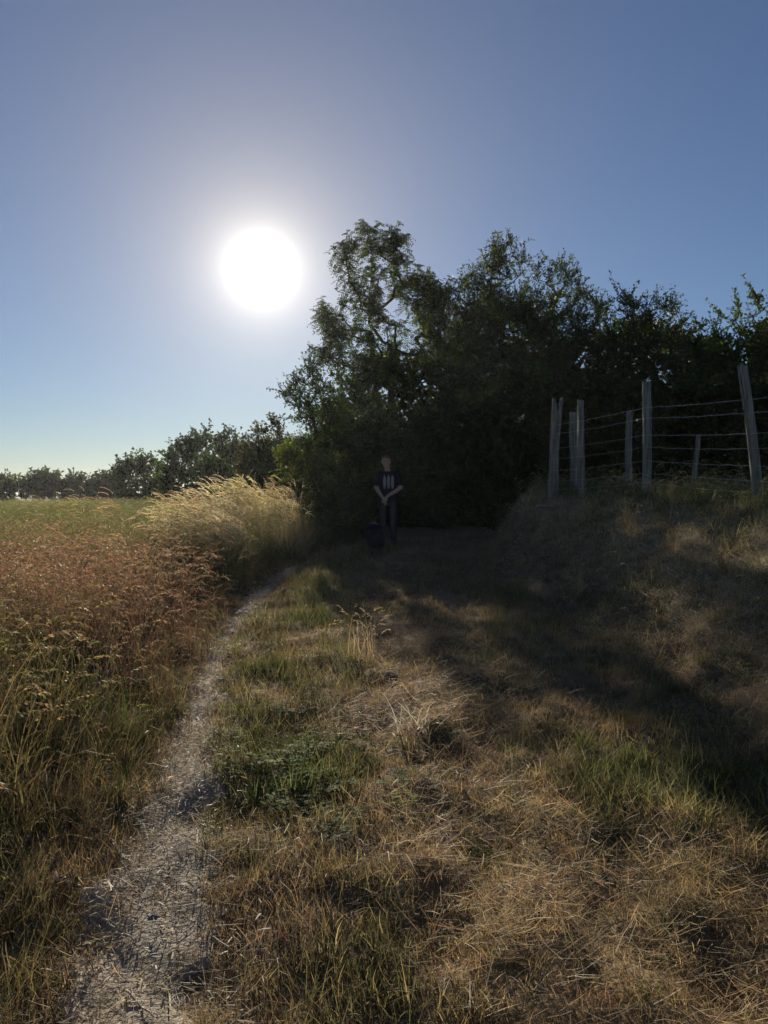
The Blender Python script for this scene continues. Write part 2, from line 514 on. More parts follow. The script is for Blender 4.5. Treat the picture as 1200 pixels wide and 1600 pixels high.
def scatter(name, label, coll, pts, cols, scale, tilt=.12, yaw=None, zoff=0.0, sz=None):
    n = len(pts)
    me = bpy.data.meshes.new(name)
    me.vertices.add(n)
    p = np.array(pts, float)
    if p.shape[1] == 2:
        p = np.column_stack([p, gz(p[:, 0], p[:, 1]) + zoff])
    me.vertices.foreach_set('co', p.astype(np.float32).ravel())
    rot = np.column_stack([rng.normal(0, tilt, n), rng.normal(0, tilt, n), rng.uniform(0, TAU, n) if yaw is None else rng.normal(yaw, .5, n)])
    s = np.broadcast_to(np.asarray(scale, float), (n,)) * rng.uniform(.75, 1.3, n)
    scl = np.column_stack([s, s, s * (1 if sz is None else sz)])
    for nm, t, a, k in (('rot', 'FLOAT_VECTOR', rot, 'vector'), ('scl', 'FLOAT_VECTOR', scl, 'vector')):
        at_ = me.attributes.new(nm, t, 'POINT'); at_.data.foreach_set(k, a.astype(np.float32).ravel())
    at_ = me.attributes.new('vid', 'INT', 'POINT'); at_.data.foreach_set('value', rng.integers(0, len(coll.objects), n).astype(np.int32))
    set_color(me, 'col', np.clip(cols, .004, .9))
    o = link(name, me)
    if coll.name not in GN: GN[coll.name] = make_gn(coll)
    m = o.modifiers.new('scatter', 'NODES'); m.node_group = GN[coll.name]
    tag(o, label, kind='stuff')
    return o

def pool(x0, x1, y0, y1, density):
    """random points in view with a density (per square metre) that is a function of depth"""
    n = int((x1 - x0) * (y1 - y0) * density(np.array([y0, y1])).max())
    x = rng.uniform(x0, x1, n); y = rng.uniform(y0, y1, n)
    keep = rng.random(n) < density(y) / density(np.array([y0, y1])).max()
    keep &= np.abs(x) < y * .56 + 1.0
    return x[keep], y[keep]
def jitter(c, k=.22):
    n = len(c)
    return c * rng.normal(1, k, (n, 1)).clip(.45, 1.8) * rng.normal(1, .06, (n, 3))

def blob(x, y, cx, cy, r, soft=.5):
    d = np.hypot(x - cx, y - cy) / r + .25 * sines(x, y, r * .8, int(abs(cx * 100) + cy * 10) + 7)
    return sstep((1 + soft - d) / (2 * soft))

HAY = [(.25, 4.6, .55), (.5, 5.2, .55), (.45, 3.2, .45), (1.0, 2.6, .55), (.35, 6.6, .5), (.9, 2.2, .6), (1.25, 2.9, .4)]
def hay_amount(x, y):
    h = np.zeros_like(x)
    for cx, cy, r in HAY: h = np.maximum(h, blob(x, y, cx, cy, r))
    return h
def lush_amount(x, y):
    h = np.zeros_like(x)
    for cx, cy, r in [(-.42, 3.75, .36), (-.75, 7.4, .4), (1.25, 3.75, .45), (1.8, 3.5, .55), (.95, 3.35, .22), (-.9, 5.6, .25), (1.6, 2.3, .25)]:
        h = np.maximum(h, blob(x, y, cx, cy, r))
    return h
def green_amount(x, y):
    g = .5 + .3 * sines(x, y, 1.5, 31) + .25 * sines(x, y, .4, 32)
    g = g + .25 * np.exp(-((x - (lx(y) + .55)) / .35) ** 2) - .35 * np.exp(-((x - (lx(y) + 1.5)) / .5) ** 2)
    g = g - .38 * sstep((3.4 - y) / .6)
    g = np.maximum(g, lush_amount(x, y))
    g = g - .7 * hay_amount(x, y) * (lush_amount(x, y) < .5)
    return np.clip(g, 0, 1)
def on_track(x, y, k=1.0):
    j = 1 + .3 * sines(x, y, .35, 41)
    a = (np.abs(x - lx(y)) < lw(y) * j * k) & (y < 12.5)
    return a

# 1. short turf between the tracks, on the bank and round about
dens = lambda y: np.interp(y, [1.5, 3, 5, 8, 12, 18], [620, 560, 330, 190, 120, 70])
x, y = pool(-6, 9, 1.6, 18, dens)
ok = (~on_track(x, y, .82)) & (x > lx(y) - .5) & (rng.random(len(x)) > .25 * hay_amount(x, y))
x, y = x[ok], y[ok]
g = green_amount(x, y)
bank = sstep((x - footx(y)) / bankw(y))
c = mixc(mixc(DRY, STRAW * .8, rng.random(len(x)) ** 2), GREEN * 1.15, g * .9 + rng.normal(0, .12, len(x)))
c = mixc(c, RED, sstep((sines(x, y, 1.1, 33) - .4) / .5) * .6 * (1 - g))
GOLDHAY = np.array([.42, .31, .17])
c = mixc(c, GOLDHAY, hay_amount(x, y) * .7 * (y < 4))
c = mixc(c, mixc(OLIVE * 1.3, STRAW * 1.2, .5 + .5 * sines(x, y, .8, 35)), bank * .85)  # hay tones on the bank, raised to lift its shade through colour
c = mixc(c, GREEN * .9, sstep((bank - .85) / .15) * .8)
split = rng.random(len(x)) < .6
for nm, lab, cl, sel in (('turf', 'short dry and green turf between the wheel tracks', P_SHORT, split), ('turf', 'mown dry grass stubble over the lane and the bank', P_MOWN, ~split)):
    hs = .6 + .6 * g[sel] + .35 * bank[sel]
    scatter(nm, lab, cl, np.column_stack([x[sel], y[sel]]), jitter(c[sel], .4), (.9 + .35 * np.clip((y[sel] - 4) / 10, 0, 1)) * hs, .15)

# 2. lush tufts
x, y = pool(-6, 9, 1.6, 18, lambda y: np.interp(y, [1.5, 4, 8, 18], [160, 140, 70, 40]))
lu = lush_amount(x, y)
bank = sstep((x - footx(y)) / bankw(y))
topg = sstep((bank - .75) / .25) * .75
near_g = .10 * (sines(x, y, .9, 51) > .7) + .4 * (sines(x, y, .45, 52) > .8) * (y < 4.6) * (x > .2)
ok = (~on_track(x, y, 1.2)) & (x > lx(y) + .2) & (rng.random(len(x)) < np.maximum.reduce([lu * .5, topg, near_g]))
x, y = x[ok], y[ok]; bk = bank[ok]
scatter('lush_grass', 'longer green grass in tufts on the lane and along the top of the bank', P_LUSH, np.column_stack([x, y]),
        jitter(mixc(mixc(GREEN, OLIVE, rng.random(len(x))), GREEN * 1.1, bk)) * np.where((x < .3) & (y < 4.8), 1.3, 1)[:, None], (.55 + .4 * bk) * np.where((x < .3) & (y < 4.8), .68, 1), .15)

# 3. low clover in the green patch beside the track
x, y = pool(-1.2, .4, 2.9, 4.7, lambda y: y * 0 + 420)
ok = (rng.random(len(x)) < np.maximum(.16 * blob(x, y, -.42, 3.75, .4), .03)) & ~on_track(x, y, 1.2)
scatter('clover', 'low dark green clover patch beside the bare wheel track', P_CLOVER, np.column_stack([x[ok], y[ok]]), jitter(np.tile(np.array([.15, .18, .065]), (ok.sum(), 1))), .9, .1, sz=.55)

# 4. hay and straw lying about
x, y = pool(-3, 7, 1.6, 16, lambda y: np.interp(y, [1.5, 4, 8, 16], [330, 300, 150, 70]))
h = hay_amount(x, y); tr = on_track(x, y, 1.25)
bank = sstep((x - footx(y)) / bankw(y))
ok = (x > lx(y) - .35) & (rng.random(len(x)) < np.clip(.14 + .42 * h + .15 * tr + .8 * sstep((x - footx(y) + .4) / .8) * (bank < .97) - .5 * lush_amount(x, y), 0, 1))
x, y = x[ok], y[ok]
c = mixc(DRY * 1.15, STRAW, rng.random(len(x)))
c = mixc(c, GOLDHAY * 1.1, hay_amount(x, y) * .4 * (y < 4))
c = mixc(c, np.array([.6, .52, .38]), sstep((x - footx(y) + .4) / .8))  # bank straw paler than the lane's, fill light put into the colour
scatter('straw', 'loose cut straw strewn over the lane and the bank', P_LITTER, np.column_stack([x, y]), jitter(c), .85 + .3 * h[ok], .22, zoff=.015)
x, y = pool(-3, 3, 1.6, 14, lambda y: np.interp(y, [1.5, 4, 8, 14], [360, 320, 200, 110]))
ok = on_track(x, y, 1.15)
x, y = x[ok], y[ok]
c = mixc(np.array([.25, .21, .165]), STRAW * .95, rng.random(len(x)) ** 1.5)
scatter('chaff', 'short bits of dry chaff and stubble on the bare wheel track', P_CHIP, np.column_stack([x, y]), jitter(c, .3), 1.0, .2, zoff=.004)
x, y = pool(-3, 3, 1.6, 14, lambda y: np.interp(y, [1.5, 4, 8, 14], [90, 80, 50, 30]))
ok = on_track(x, y, 1.2) & (rng.random(len(x)) < np.interp(y, [2, 4, 6], [.2, .4, .8]))
scatter('turf', 'sparse tiny dry tufts growing in the bare wheel track', P_SHORT, np.column_stack([x[ok], y[ok]]), jitter(mixc(np.tile(DRY, (ok.sum(), 1)), OLIVE, rng.random(ok.sum()) * .6), .4), .55, .15)

# 5. the tall verge on the left
dens = lambda y: np.interp(y, [1.5, 4, 7, 12], [110, 105, 80, 45])
x, y = pool(-9, -.6, 1.7, 13, dens)
edge = lx(y) - lw(y) - .06 - x + .12 * sines(x, y, .6, 61)
ok = edge > 0
x, y, edge = x[ok], y[ok], edge[ok]
hgt = (.42 + .62 * sstep(edge / .5)) * (1 + .14 * sines(x, y, 1.2, 68))
redz = sstep((y - 4.6 + .5 * sines(x, y, 1.5, 62)) / 1.2) * sstep((9.6 - y + .6 * sines(x, y, 2, 63)) / 1.5)
mixg = rng.random(len(x))
isred = mixg < (.17 + .72 * redz * (.92 + .3 * sines(x, y, 1.3, 67)))
c1 = mixc(RED * 1.0, STRAW * .6, rng.random(len(x)) ** 2 * .7)
c1 = mixc(c1, OLIVE, (1 - redz) * .45)
sel = isred
scatter('brome_grass', 'reddish brown seeding grass standing tall along the left verge', P_BROME, np.column_stack([x[sel], y[sel]]), jitter(c1[sel]), hgt[sel] * .84, .16)
c2 = mixc(mixc(GREEN * 1.15, OLIVE, rng.random(len(x))), DRY * .9, sstep((sines(x, y, 1.0, 66) - .2) / .6) * .7)
sel = ~isred
scatter('verge_grass', 'tall green grass at the near end of the left verge', P_TALLGREEN, np.column_stack([x[sel], y[sel]]), jitter(c2[sel]), hgt[sel] * .7, .2)
# dry skirt of the verge
x, y = pool(-6, -.5, 1.7, 13, lambda y: np.interp(y, [1.5, 4, 8, 13], [330, 280, 130, 60]))
edge = lx(y) - lw(y) + .07 - x + .05 * sines(x, y, .25, 64)
ok = (edge > 0) & (edge < .55)
x, y = x[ok], y[ok]
scatter('brown_grass', 'short withered brown grass between the wheel track and the tall verge', P_MOWN, np.column_stack([x, y]), jitter(mixc(BROWN * 1.1, mixc(DRY * .9, OLIVE, rng.random(len(x))), rng.random(len(x))), .4), .85, .3)

# 6. the green edge of the field and the field beyond
x, y = pool(-26, -1.6, 9.5, 30, lambda y: np.interp(y, [9, 14, 30], [34, 24, 9]))
ok = (x < lx(np.minimum(y, 13)) - .8 - .35 * np.maximum(y - 11, 0)) & (rng.random(len(x)) < sstep((y - 9) / 1.5))
x, y = x[ok], y[ok]
scatter('field_grass', 'tall green grass on the near edge of the field', P_FIELD, np.column_stack([x, y]), jitter(mixc(OLIVE * 1.05, GREEN * 1.5, rng.random(len(x)))), .72 + .1 * (y > 15), .12)
x, y = pool(-9, -3.2, 8.8, 15, lambda y: y * 0 + 1.6)
scatter('field_stems', 'taller bent grass stems standing out along the field edge', P_PLUME, np.column_stack([x, y]), jitter(mixc(np.tile(OLIVE * 1.2, (len(x), 1)), STRAW * .8, rng.random(len(x)))), rng.uniform(.5, .75, len(x)), .2, yaw=0)
x, y = pool(-60, 3, 30, 75, lambda y: np.interp(y, [30, 75], [4, 1.5]))
ok = x < -2 - .12 * y
x, y = x[ok], y[ok]
scatter('field_crop', 'pale sunlit crop of the far field', P_FIELD, np.column_stack([x, y]), jitter(np.tile(np.array([.27, .26, .10]), (len(x), 1))), 1.5, .1, sz=.45)

# ------------------------------------------------------------------ trees and shrubs
def in_poly(px, py, poly):
    inside = np.zeros(len(px), bool)
    n = len(poly)
    for i in range(n):
        x1, y1 = poly[i]; x2, y2 = poly[(i + 1) % n]
        cross = ((y1 > py) != (y2 > py)) & (px < (x2 - x1) * (py - y1) / ((y2 - y1) or 1e-9) + x1)
        inside ^= cross
    return inside
def edge_dist(px, py, poly):
    d = np.full(len(px), 1e9)
    n = len(poly)
    for i in range(n):
        a = np.array(poly[i], float); b = np.array(poly[(i + 1) % n], float)
        ab = b - a; t = np.clip(((px - a[0]) * ab[0] + (py - a[1]) * ab[1]) / (ab @ ab + 1e-9), 0, 1)
        d = np.minimum(d, np.hypot(px - a[0] - t * ab[0], py - a[1] - t * ab[1]))
    return d
def unit(v):
    return v / (np.linalg.norm(v, axis=-1, keepdims=True) + 1e-9)

def tubes(P, Q, R0, R1, sides=5):
    """frusta from P to Q"""
    n = len(P)
    ax = unit(Q - P)
    ref = np.where(np.abs(ax[:, 2:3]) > .9, np.array([[1., 0, 0]]), np.array([[0, 0, 1.]]))
    e1 = unit(np.cross(ax, ref)); e2 = np.cross(ax, e1)
    V = np.zeros((n, 2 * sides, 3))
    for k in range(sides):
        a = TAU * k / sides
        o = e1 * math.cos(a) + e2 * math.sin(a)
        V[:, k] = P + o * R0[:, None]; V[:, sides + k] = Q + o * R1[:, None]
    b = (np.arange(n) * 2 * sides)[:, None]
    fs = []
    for k in range(sides):
        k2 = (k + 1) % sides
        fs.append(np.concatenate([b + k, b + k2, b + sides + k2, b + sides + k], 1))
    return V.reshape(-1, 3), np.concatenate(fs)

def leaf_quads(P, D, N, L, W, fold=.25):
    """pointed leaves: base, two shoulders, tip, the shoulders lifted to fold the blade"""
    D = unit(D); S = unit(np.cross(D, N)); N = np.cross(S, D)
    n = len(P); V = np.zeros((n, 4, 3))
    V[:, 0] = P
    V[:, 1] = P + D * (L * .42)[:, None] + S * (W * .5)[:, None] + N * (W * fold)[:, None]
    V[:, 2] = P + D * L[:, None]
    V[:, 3] = P + D * (L * .42)[:, None] - S * (W * .5)[:, None] + N * (W * fold)[:, None]
    f = np.arange(n * 4).reshape(n, 4)
    return V.reshape(-1, 3), f

def make_tree(name, label, cat, polys, d, thick, base_px, leaf, color, trunk_r=.09, group=None, up=.25, base_d=None, seed=0,
              twigs=8, twig_len=.4, leaves=11, L=.07, W=.035, droop=0.0, spikes=(), colvar=.3, clump_r=10):
    """polys: [(outline in photograph pixels, number of clumps)]; d: depth of the middle; thick: depth of the crown in metres"""
    r = np.random.default_rng(seed + 1000)
    if d < 29: L, W, twig_len = L * d / 19, W * d / 19, twig_len * d / 19
    C = []
    for poly, n in polys:
        p = np.array(poly, float)
        lo, hi = p.min(0), p.max(0)
        q = np.zeros((0, 2))
        while len(q) < n:
            c_ = r.uniform(lo, hi, (n * 3, 2)); ok = in_poly(c_[:, 0], c_[:, 1], poly)
            c_ = c_[ok]; e = edge_dist(c_[:, 0], c_[:, 1], poly)
            q = np.concatenate([q, c_[e > clump_r * .55]])
        q = q[:n]
        e = edge_dist(q[:, 0], q[:, 1], poly)
        m = np.clip(e / (e.max() + 1e-6), .08, 1)
        dd = d + r.uniform(-.5, .5, n) * thick * np.sqrt(m)
        C += [np.array(at(a, b, c)) for (a, b), c in zip(q, dd)]
    C = np.array(C)
    bx, by = (base_px - 600) / F * (base_d or d), (base_d or d)
    bz = float(gz(bx, by))
    C[:, 2] = np.maximum(C[:, 2], gz(C[:, 0], C[:, 1]) + .12)
    base = np.array([bx, by, bz - .1])
    ctr = C.mean(0)
    # trunk line towards the crown, then every clump joins the nearest wood
    top = np.array([bx * .5 + ctr[0] * .5, by * .5 + ctr[1] * .5, bz + (np.percentile(C[:, 2], 80) - bz) * .8])
    nodes, par = [base], [-1]
    K = 9
    for i in range(1, K + 1):
        t = i / K
        w = r.normal(0, .06, 3) * np.array([1, 1, .2]) * (top[2] - bz) * .18
        nodes.append(base + (top - base) * t + np.array([1, 1, 0]) * w); par.append(i - 1)
    order = np.argsort(np.linalg.norm(C - (base + (top - base) * .55), axis=1))
    ends = []
    for k in order:
        N_ = np.array(nodes)
        dist = np.linalg.norm(N_ - C[k], axis=1) + .55 * np.maximum(N_[:, 2] - C[k][2] + .1, 0)
        dist[0] += 5; dist[1] += 1
        j = int(np.argmin(dist)); a = N_[j]; b = C[k]
        m = max(2, int(np.linalg.norm(b - a) / .45) + 1); prev = j
        bow = r.normal(0, .07, 3) * np.linalg.norm(b - a) - np.array([0, 0, .10 * np.linalg.norm(b - a)])
        for i in range(1, m + 1):
            t = i / m
            nodes.append(a + (b - a) * t + bow * math.sin(math.pi * t) + r.normal(0, .012, 3)); par.append(prev); prev = len(nodes) - 1
        ends.append(prev)
    nodes = np.array(nodes); par = np.array(par)
    cnt = np.zeros(len(nodes)); cnt[ends] = 1
    for i in range(len(nodes) - 1, 0, -1): cnt[par[i]] += cnt[i]
    rad = trunk_r * (np.maximum(cnt, .4) / cnt[0]) ** .5 + .004
    i = np.arange(1, len(nodes))
    V, Fq = tubes(nodes[par[i]], nodes[i], rad[par[i]] * .5 + rad[i] * .5, rad[i], 6)
    # twigs and leaves
    Cn = nodes[ends]; n = len(Cn)
    out = unit(Cn - ctr)
    tw_p = np.repeat(Cn, twigs, 0); m = len(tw_p)
    tw_d = unit(r.normal(0, 1, (m, 3)) + np.repeat(out, twigs, 0) * .55 + np.array([0, 0, up]))
    tw_l = twig_len * r.uniform(.45, 1.25, m) * (1 + 0.0 * d)
    for (px, py, ln) in spikes:     # long shoots that stand clear of the crown
        p0 = np.array(at(px, py, d))
        k = int(np.argmin(np.linalg.norm(Cn - p0, axis=1)))
        dv = p0 - Cn[k]; l_ = np.linalg.norm(dv)
        tw_p = np.vstack([tw_p, np.repeat(Cn[k][None], 3, 0)]); tw_d = np.vstack([tw_d, unit(dv[None] / l_ + r.normal(0, .05, (3, 3)))])
        tw_l = np.concatenate([tw_l, [l_, l_ * .8, l_ * .65]])
    m = len(tw_p)
    V2, F2 = tubes(tw_p, tw_p + tw_d * tw_l[:, None], np.full(m, .0075), np.full(m, .003), 3)
    root = empty(name, (bx, by, bz))
    off = np.array([bx, by, bz])
    tm = np_mesh('trunk', np.concatenate([V, V2]) - off, [np.concatenate([Fq, F2 + len(V)])], M_BARK)
    link('trunk', tm, root)
    nl = np.maximum(3, (leaves * tw_l / twig_len)).astype(int)
    ti = np.repeat(np.arange(m), nl); k = len(ti)
    t = r.uniform(.08, 1.06, k) ** .8
    P = tw_p[ti] + tw_d[ti] * (tw_l[ti] * t)[:, None] + r.normal(0, .02, (k, 3))
    shade_t = r.normal(1, .16, m)[ti]
    cl = np.concatenate([np.repeat(r.normal(1, .26, n).clip(.4, 1.7), twigs), np.ones(m - n * twigs)])[ti]
    if leaf == 'pinnate':
        # a drooping rachis of paired leaflets at each leaf station
        D = unit(r.normal(0, .7, (k, 3)) + tw_d[ti] * .6 + np.array([0, 0, .1])); R = L * r.uniform(2.6, 4.2, k)
        PP, DD, NN, LL, WW, SS = [], [], [], [], [], []
        pairs = 6
        for q in range(pairs):
            f_ = (q + .6) / pairs
            pos = P + D * (R * f_)[:, None] + np.array([0, 0, -1.0]) * (R * .55 * f_ * f_)[:, None]
            ax = unit(D + np.array([0, 0, -1.1]) * f_)
            sd = unit(np.cross(ax, np.array([0, 0, 1.0])) + r.normal(0, .15, (k, 3)))
            for sgn in (-1, 1):
                PP.append(pos); DD.append(sd * sgn + ax * .5 + np.array([0, 0, -.35])); NN.append(np.cross(sd, ax) + r.normal(0, .3, (k, 3)))
                LL.append(L * r.uniform(.75, 1.15, k)); WW.append(W * r.uniform(.8, 1.2, k)); SS.append(shade_t * cl)
        P, D, N, Ls, Ws, sh = np.concatenate(PP), np.concatenate(DD), np.concatenate(NN), np.concatenate(LL), np.concatenate(WW), np.concatenate(SS)
    else:
        D = unit(tw_d[ti] * .7 + r.normal(0, .75, (k, 3)) + np.array([0, 0, -droop]))
        N = r.normal(0, .8, (k, 3)) + np.array([0, 0, .8])
        Ls, Ws, sh = L * r.uniform(.6, 1.3, k), W * r.uniform(.6, 1.3, k), shade_t * cl
    V3, F3 = leaf_quads(P, D, N, Ls, Ws)
    cm = np_mesh('crown', V3 - off, [F3], M_LEAF)
    kk = len(P)
    col = np.array(color)[None] * (sh * r.normal(1, colvar * .6, kk)).clip(.4, 1.9)[:, None]
    col = col * np.column_stack([r.normal(1, .10, kk), np.ones(kk), r.normal(1, .12, kk)])
    set_color(cm, 'col', np.repeat(col.clip(.003, .6), 4, 0))
    link('crown', cm, root)
    tag(root, label, cat, group)
    return root

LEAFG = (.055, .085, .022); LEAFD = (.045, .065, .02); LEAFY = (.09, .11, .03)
THK = 'thicket of trees behind the lane'
make_tree('locust_tree', 'tallest feathery tree of the thicket, standing right beside the sun', 'tree',
          [([(530, 400), (555, 362), (590, 346), (622, 360), (640, 395), (652, 405), (655, 430), (645, 470), (660, 540), (620, 600), (570, 600), (548, 540), (560, 470), (532, 440)], 92),
           ([(484, 482), (520, 478), (560, 494), (590, 520), (580, 590), (520, 575), (495, 555), (512, 520)], 38),
           ([(640, 440), (672, 425), (692, 432), (690, 470), (700, 540), (640, 570), (640, 500)], 40)],
          27, 3.6, 612, 'pinnate', (.07, .095, .026), .11, THK, seed=1, twigs=6, twig_len=.34, leaves=5, L=.065, W=.03, clump_r=9)
make_tree('hawthorn_tree', 'low spreading tree whose twigs reach left below the sun', 'tree',
          [([(436, 602), (455, 588), (478, 592), (470, 570), (492, 560), (515, 580), (550, 605), (610, 650), (620, 760), (540, 780), (500, 715), (455, 668), (458, 640), (440, 628)], 230)],
          23, 3.2, 560, 'simple', LEAFG, .09, THK, seed=2, twigs=8, twig_len=.34, leaves=11, L=.06, W=.042, clump_r=8,
          spikes=[(434, 596, 1), (445, 620, 1), (482, 535, 1), (470, 560, 1), (440, 655, 1)])
make_tree('ash_tree', 'broad tree with upright leafy shoots at the middle of the thicket', 'tree',
          [([(680, 455), (700, 440), (735, 425), (762, 410), (768, 384), (785, 374), (806, 374), (818, 405), (850, 415), (872, 418), (884, 410), (898, 440), (920, 458), (948, 490), (955, 600), (850, 640), (690, 640), (672, 530)], 360), ([(690, 500), (760, 455), (880, 470), (940, 520), (945, 620), (690, 640)], 150)],
          27, 5.0, 790, 'simple', (.06, .08, .03), .12, THK, up=1.0, seed=3, twigs=8, twig_len=.42, leaves=12, L=.085, W=.034, clump_r=9,
          spikes=[(773, 378, 1), (801, 370, 1), (812, 395, 1), (884, 408, 1), (905, 425, 1), (740, 412, 1), (700, 432, 1), (860, 408, 1)])
make_tree('hawthorn_tree', 'dark hawthorn with long bare-tipped shoots above the fence corner', 'tree',
          [([(925, 500), (945, 480), (968, 462), (985, 466), (1010, 458), (1040, 460), (1060, 478), (1078, 515), (1085, 660), (950, 680), (915, 600)], 190), ([(940, 520), (1070, 520), (1075, 660), (945, 670)], 70)],
          24, 3.6, 1000, 'simple', LEAFD, .09, THK, up=.5, seed=4, twigs=8, twig_len=.36, leaves=10, L=.06, W=.04, clump_r=8,
          spikes=[(952, 425, 1), (966, 440, 1), (998, 440, 1), (1036, 448, 1), (1058, 462, 1), (1066, 470, 1), (930, 470, 1)])
make_tree('hazel_tree', 'leafy tree at the right edge behind the leaning fence post', 'tree',
          [([(1084, 505), (1110, 482), (1140, 488), (1160, 462), (1178, 470), (1205, 470), (1260, 440), (1320, 470), (1330, 720), (1090, 730), (1075, 600)], 260)],
          23, 3.6, 1180, 'simple', LEAFG, .09, THK, up=.35, seed=5, twigs=8, twig_len=.36, leaves=10, L=.075, W=.05, clump_r=9,
          spikes=[(1163, 432, 1), (1170, 445, 1), (1150, 450, 1), (1105, 470, 1), (1078, 488, 1), (1190, 455, 1)])
# dense understory; the far back shrubs are added to block sky glints
under = [('added sky-blocking low dark shrub far back in the shade behind the person', [(540, 700), (720, 690), (725, 840), (545, 840)], 25, 630, 200, 2.5),
         ('added sky-blocking low dark shrub far back behind the wire fence corner', [(715, 690), (930, 680), (935, 830), (715, 840)], 25.5, 820, 230, 2.5),
         ('added sky-blocking low dark shrub far back behind the faint slanting post', [(920, 670), (1320, 670), (1320, 815), (920, 820)], 25.5, 1090, 330, 2.5),
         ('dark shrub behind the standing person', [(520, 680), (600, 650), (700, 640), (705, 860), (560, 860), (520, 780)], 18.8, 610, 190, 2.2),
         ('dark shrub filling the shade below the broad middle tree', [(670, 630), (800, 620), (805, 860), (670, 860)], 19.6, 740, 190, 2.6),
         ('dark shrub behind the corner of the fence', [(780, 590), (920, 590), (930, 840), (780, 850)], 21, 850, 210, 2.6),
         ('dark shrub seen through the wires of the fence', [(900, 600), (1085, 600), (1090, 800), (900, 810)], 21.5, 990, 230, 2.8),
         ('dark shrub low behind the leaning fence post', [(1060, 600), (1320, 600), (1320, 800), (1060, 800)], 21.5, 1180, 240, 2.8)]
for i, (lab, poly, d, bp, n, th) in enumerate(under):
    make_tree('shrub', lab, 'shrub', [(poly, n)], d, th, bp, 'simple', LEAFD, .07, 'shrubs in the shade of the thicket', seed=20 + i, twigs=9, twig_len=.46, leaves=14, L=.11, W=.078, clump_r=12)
back = [('hidden tree added to block sky deep in the thicket behind the tall feathery tree', [(500, 640), (560, 580), (690, 560), (720, 850), (520, 850)], 31, 620, 270),
        ('hidden tree added to block sky deep in the thicket behind the broad middle tree', [(680, 520), (760, 480), (900, 490), (930, 830), (680, 850)], 32, 790, 330),
        ('hidden tree added to block sky deep in the thicket behind the hawthorn', [(900, 530), (1000, 510), (1100, 530), (1110, 810), (900, 820)], 29, 1000, 280),
        ('hidden tree added to block sky deep in the thicket at the right edge', [(1080, 540), (1200, 510), (1340, 520), (1340, 810), (1080, 810)], 28, 1200, 280)]
for i, (lab, poly, d, bp, n) in enumerate(back):  # hidden layer added to block sky and darken the thicket
    make_tree('added_background_tree', lab, 'tree', [(poly, n)], min(d, 28.9), 4.0, bp, 'simple', LEAFD, .1, THK, seed=30 + i, twigs=9, twig_len=.5, leaves=13, L=.12, W=.085, clump_r=14)
# verge shrubs and the hedge running away to the left
HEDGE = 'hedge trees running away to the left'
make_tree('shrub', 'bushy green shrub above the pale grass beside the dark thicket', 'shrub',
          [([(478, 735), (500, 712), (530, 700), (575, 760), (580, 845), (520, 858), (486, 820)], 150)],
          16.2, 1.8, 520, 'simple', (.12, .135, .045), .05, None, seed=40, twigs=8, twig_len=.3, leaves=10, L=.06, W=.035, up=.8, clump_r=8)  # leaf colour lightened to imitate sunlight on this shrub
make_tree('shrub', 'low leafy shrub at the foot of the thicket beside the person', 'shrub',
          [([(480, 780), (540, 745), (580, 770), (585, 850), (490, 862)], 90)],
          15.6, 1.0, 535, 'simple', LEAFG, .03, None, seed=41, twigs=7, twig_len=.22, leaves=10, L=.05, W=.03, up=.8, clump_r=7)
make_tree('shrub', 'dense shrub joining the thicket to the hedge above the pale grass', 'shrub',
          [([(436, 705), (470, 690), (530, 690), (570, 830), (450, 825)], 150)],
          20, 1.8, 500, 'simple', (.11, .13, .04), .05, None, seed=46, twigs=8, twig_len=.36, leaves=12, L=.08, W=.055, up=.6, clump_r=8)  # lighter leaf colour stands in for sun reaching the shrub
make_tree('hedge_tree', 'low leafy part of the hedge where it meets the thicket', 'shrub',
          [([(395, 715), (420, 700), (520, 700), (530, 800), (395, 805)], 150)],
          28, 2.5, 450, 'simple', LEAFG, .06, HEDGE, seed=47, twigs=8, twig_len=.34, leaves=12, L=.08, W=.055, up=.4, clump_r=7)
make_tree('hedge_tree', 'brownish hedge tree nearest the pale grass clump', 'tree',
          [([(378, 705), (388, 675), (408, 668), (424, 652), (440, 668), (462, 690), (478, 765), (378, 775)], 130)],
          30, 3.0, 428, 'simple', (.085, .08, .035), .1, HEDGE, seed=42, twigs=8, twig_len=.5, leaves=10, L=.13, W=.08, up=.6, clump_r=6, spikes=[(418, 650, 1), (428, 655, 1)])
make_tree('hedge_tree', 'round topped hedge tree behind the tall pale grass plumes', 'tree',
          [([(250, 735), (268, 702), (300, 682), (340, 670), (368, 678), (388, 705), (392, 785), (250, 790)], 210)],
          45, 4.5, 325, 'simple', LEAFD, .16, HEDGE, seed=43, twigs=8, twig_len=.75, leaves=9, L=.2, W=.13, up=.3, clump_r=6)
make_tree('hedge_tree', 'small dark round bush in front of the round topped hedge tree', 'shrub',
          [([(300, 735), (320, 712), (345, 715), (356, 740), (356, 775), (300, 778)], 60)],
          36, 2.5, 328, 'simple', LEAFD, .07, HEDGE, seed=44, twigs=8, twig_len=.5, leaves=10, L=.15, W=.1, clump_r=6)
make_tree('hedge_tree', 'open crowned hedge tree at the left end of the hedge', 'tree',
          [([(178, 742), (195, 722), (222, 708), (240, 718), (262, 738), (272, 785), (185, 795)], 120)],
          52, 4.5, 228, 'simple', LEAFD, .14, HEDGE, seed=45, twigs=8, twig_len=.75, leaves=9, L=.2, W=.13, clump_r=6)
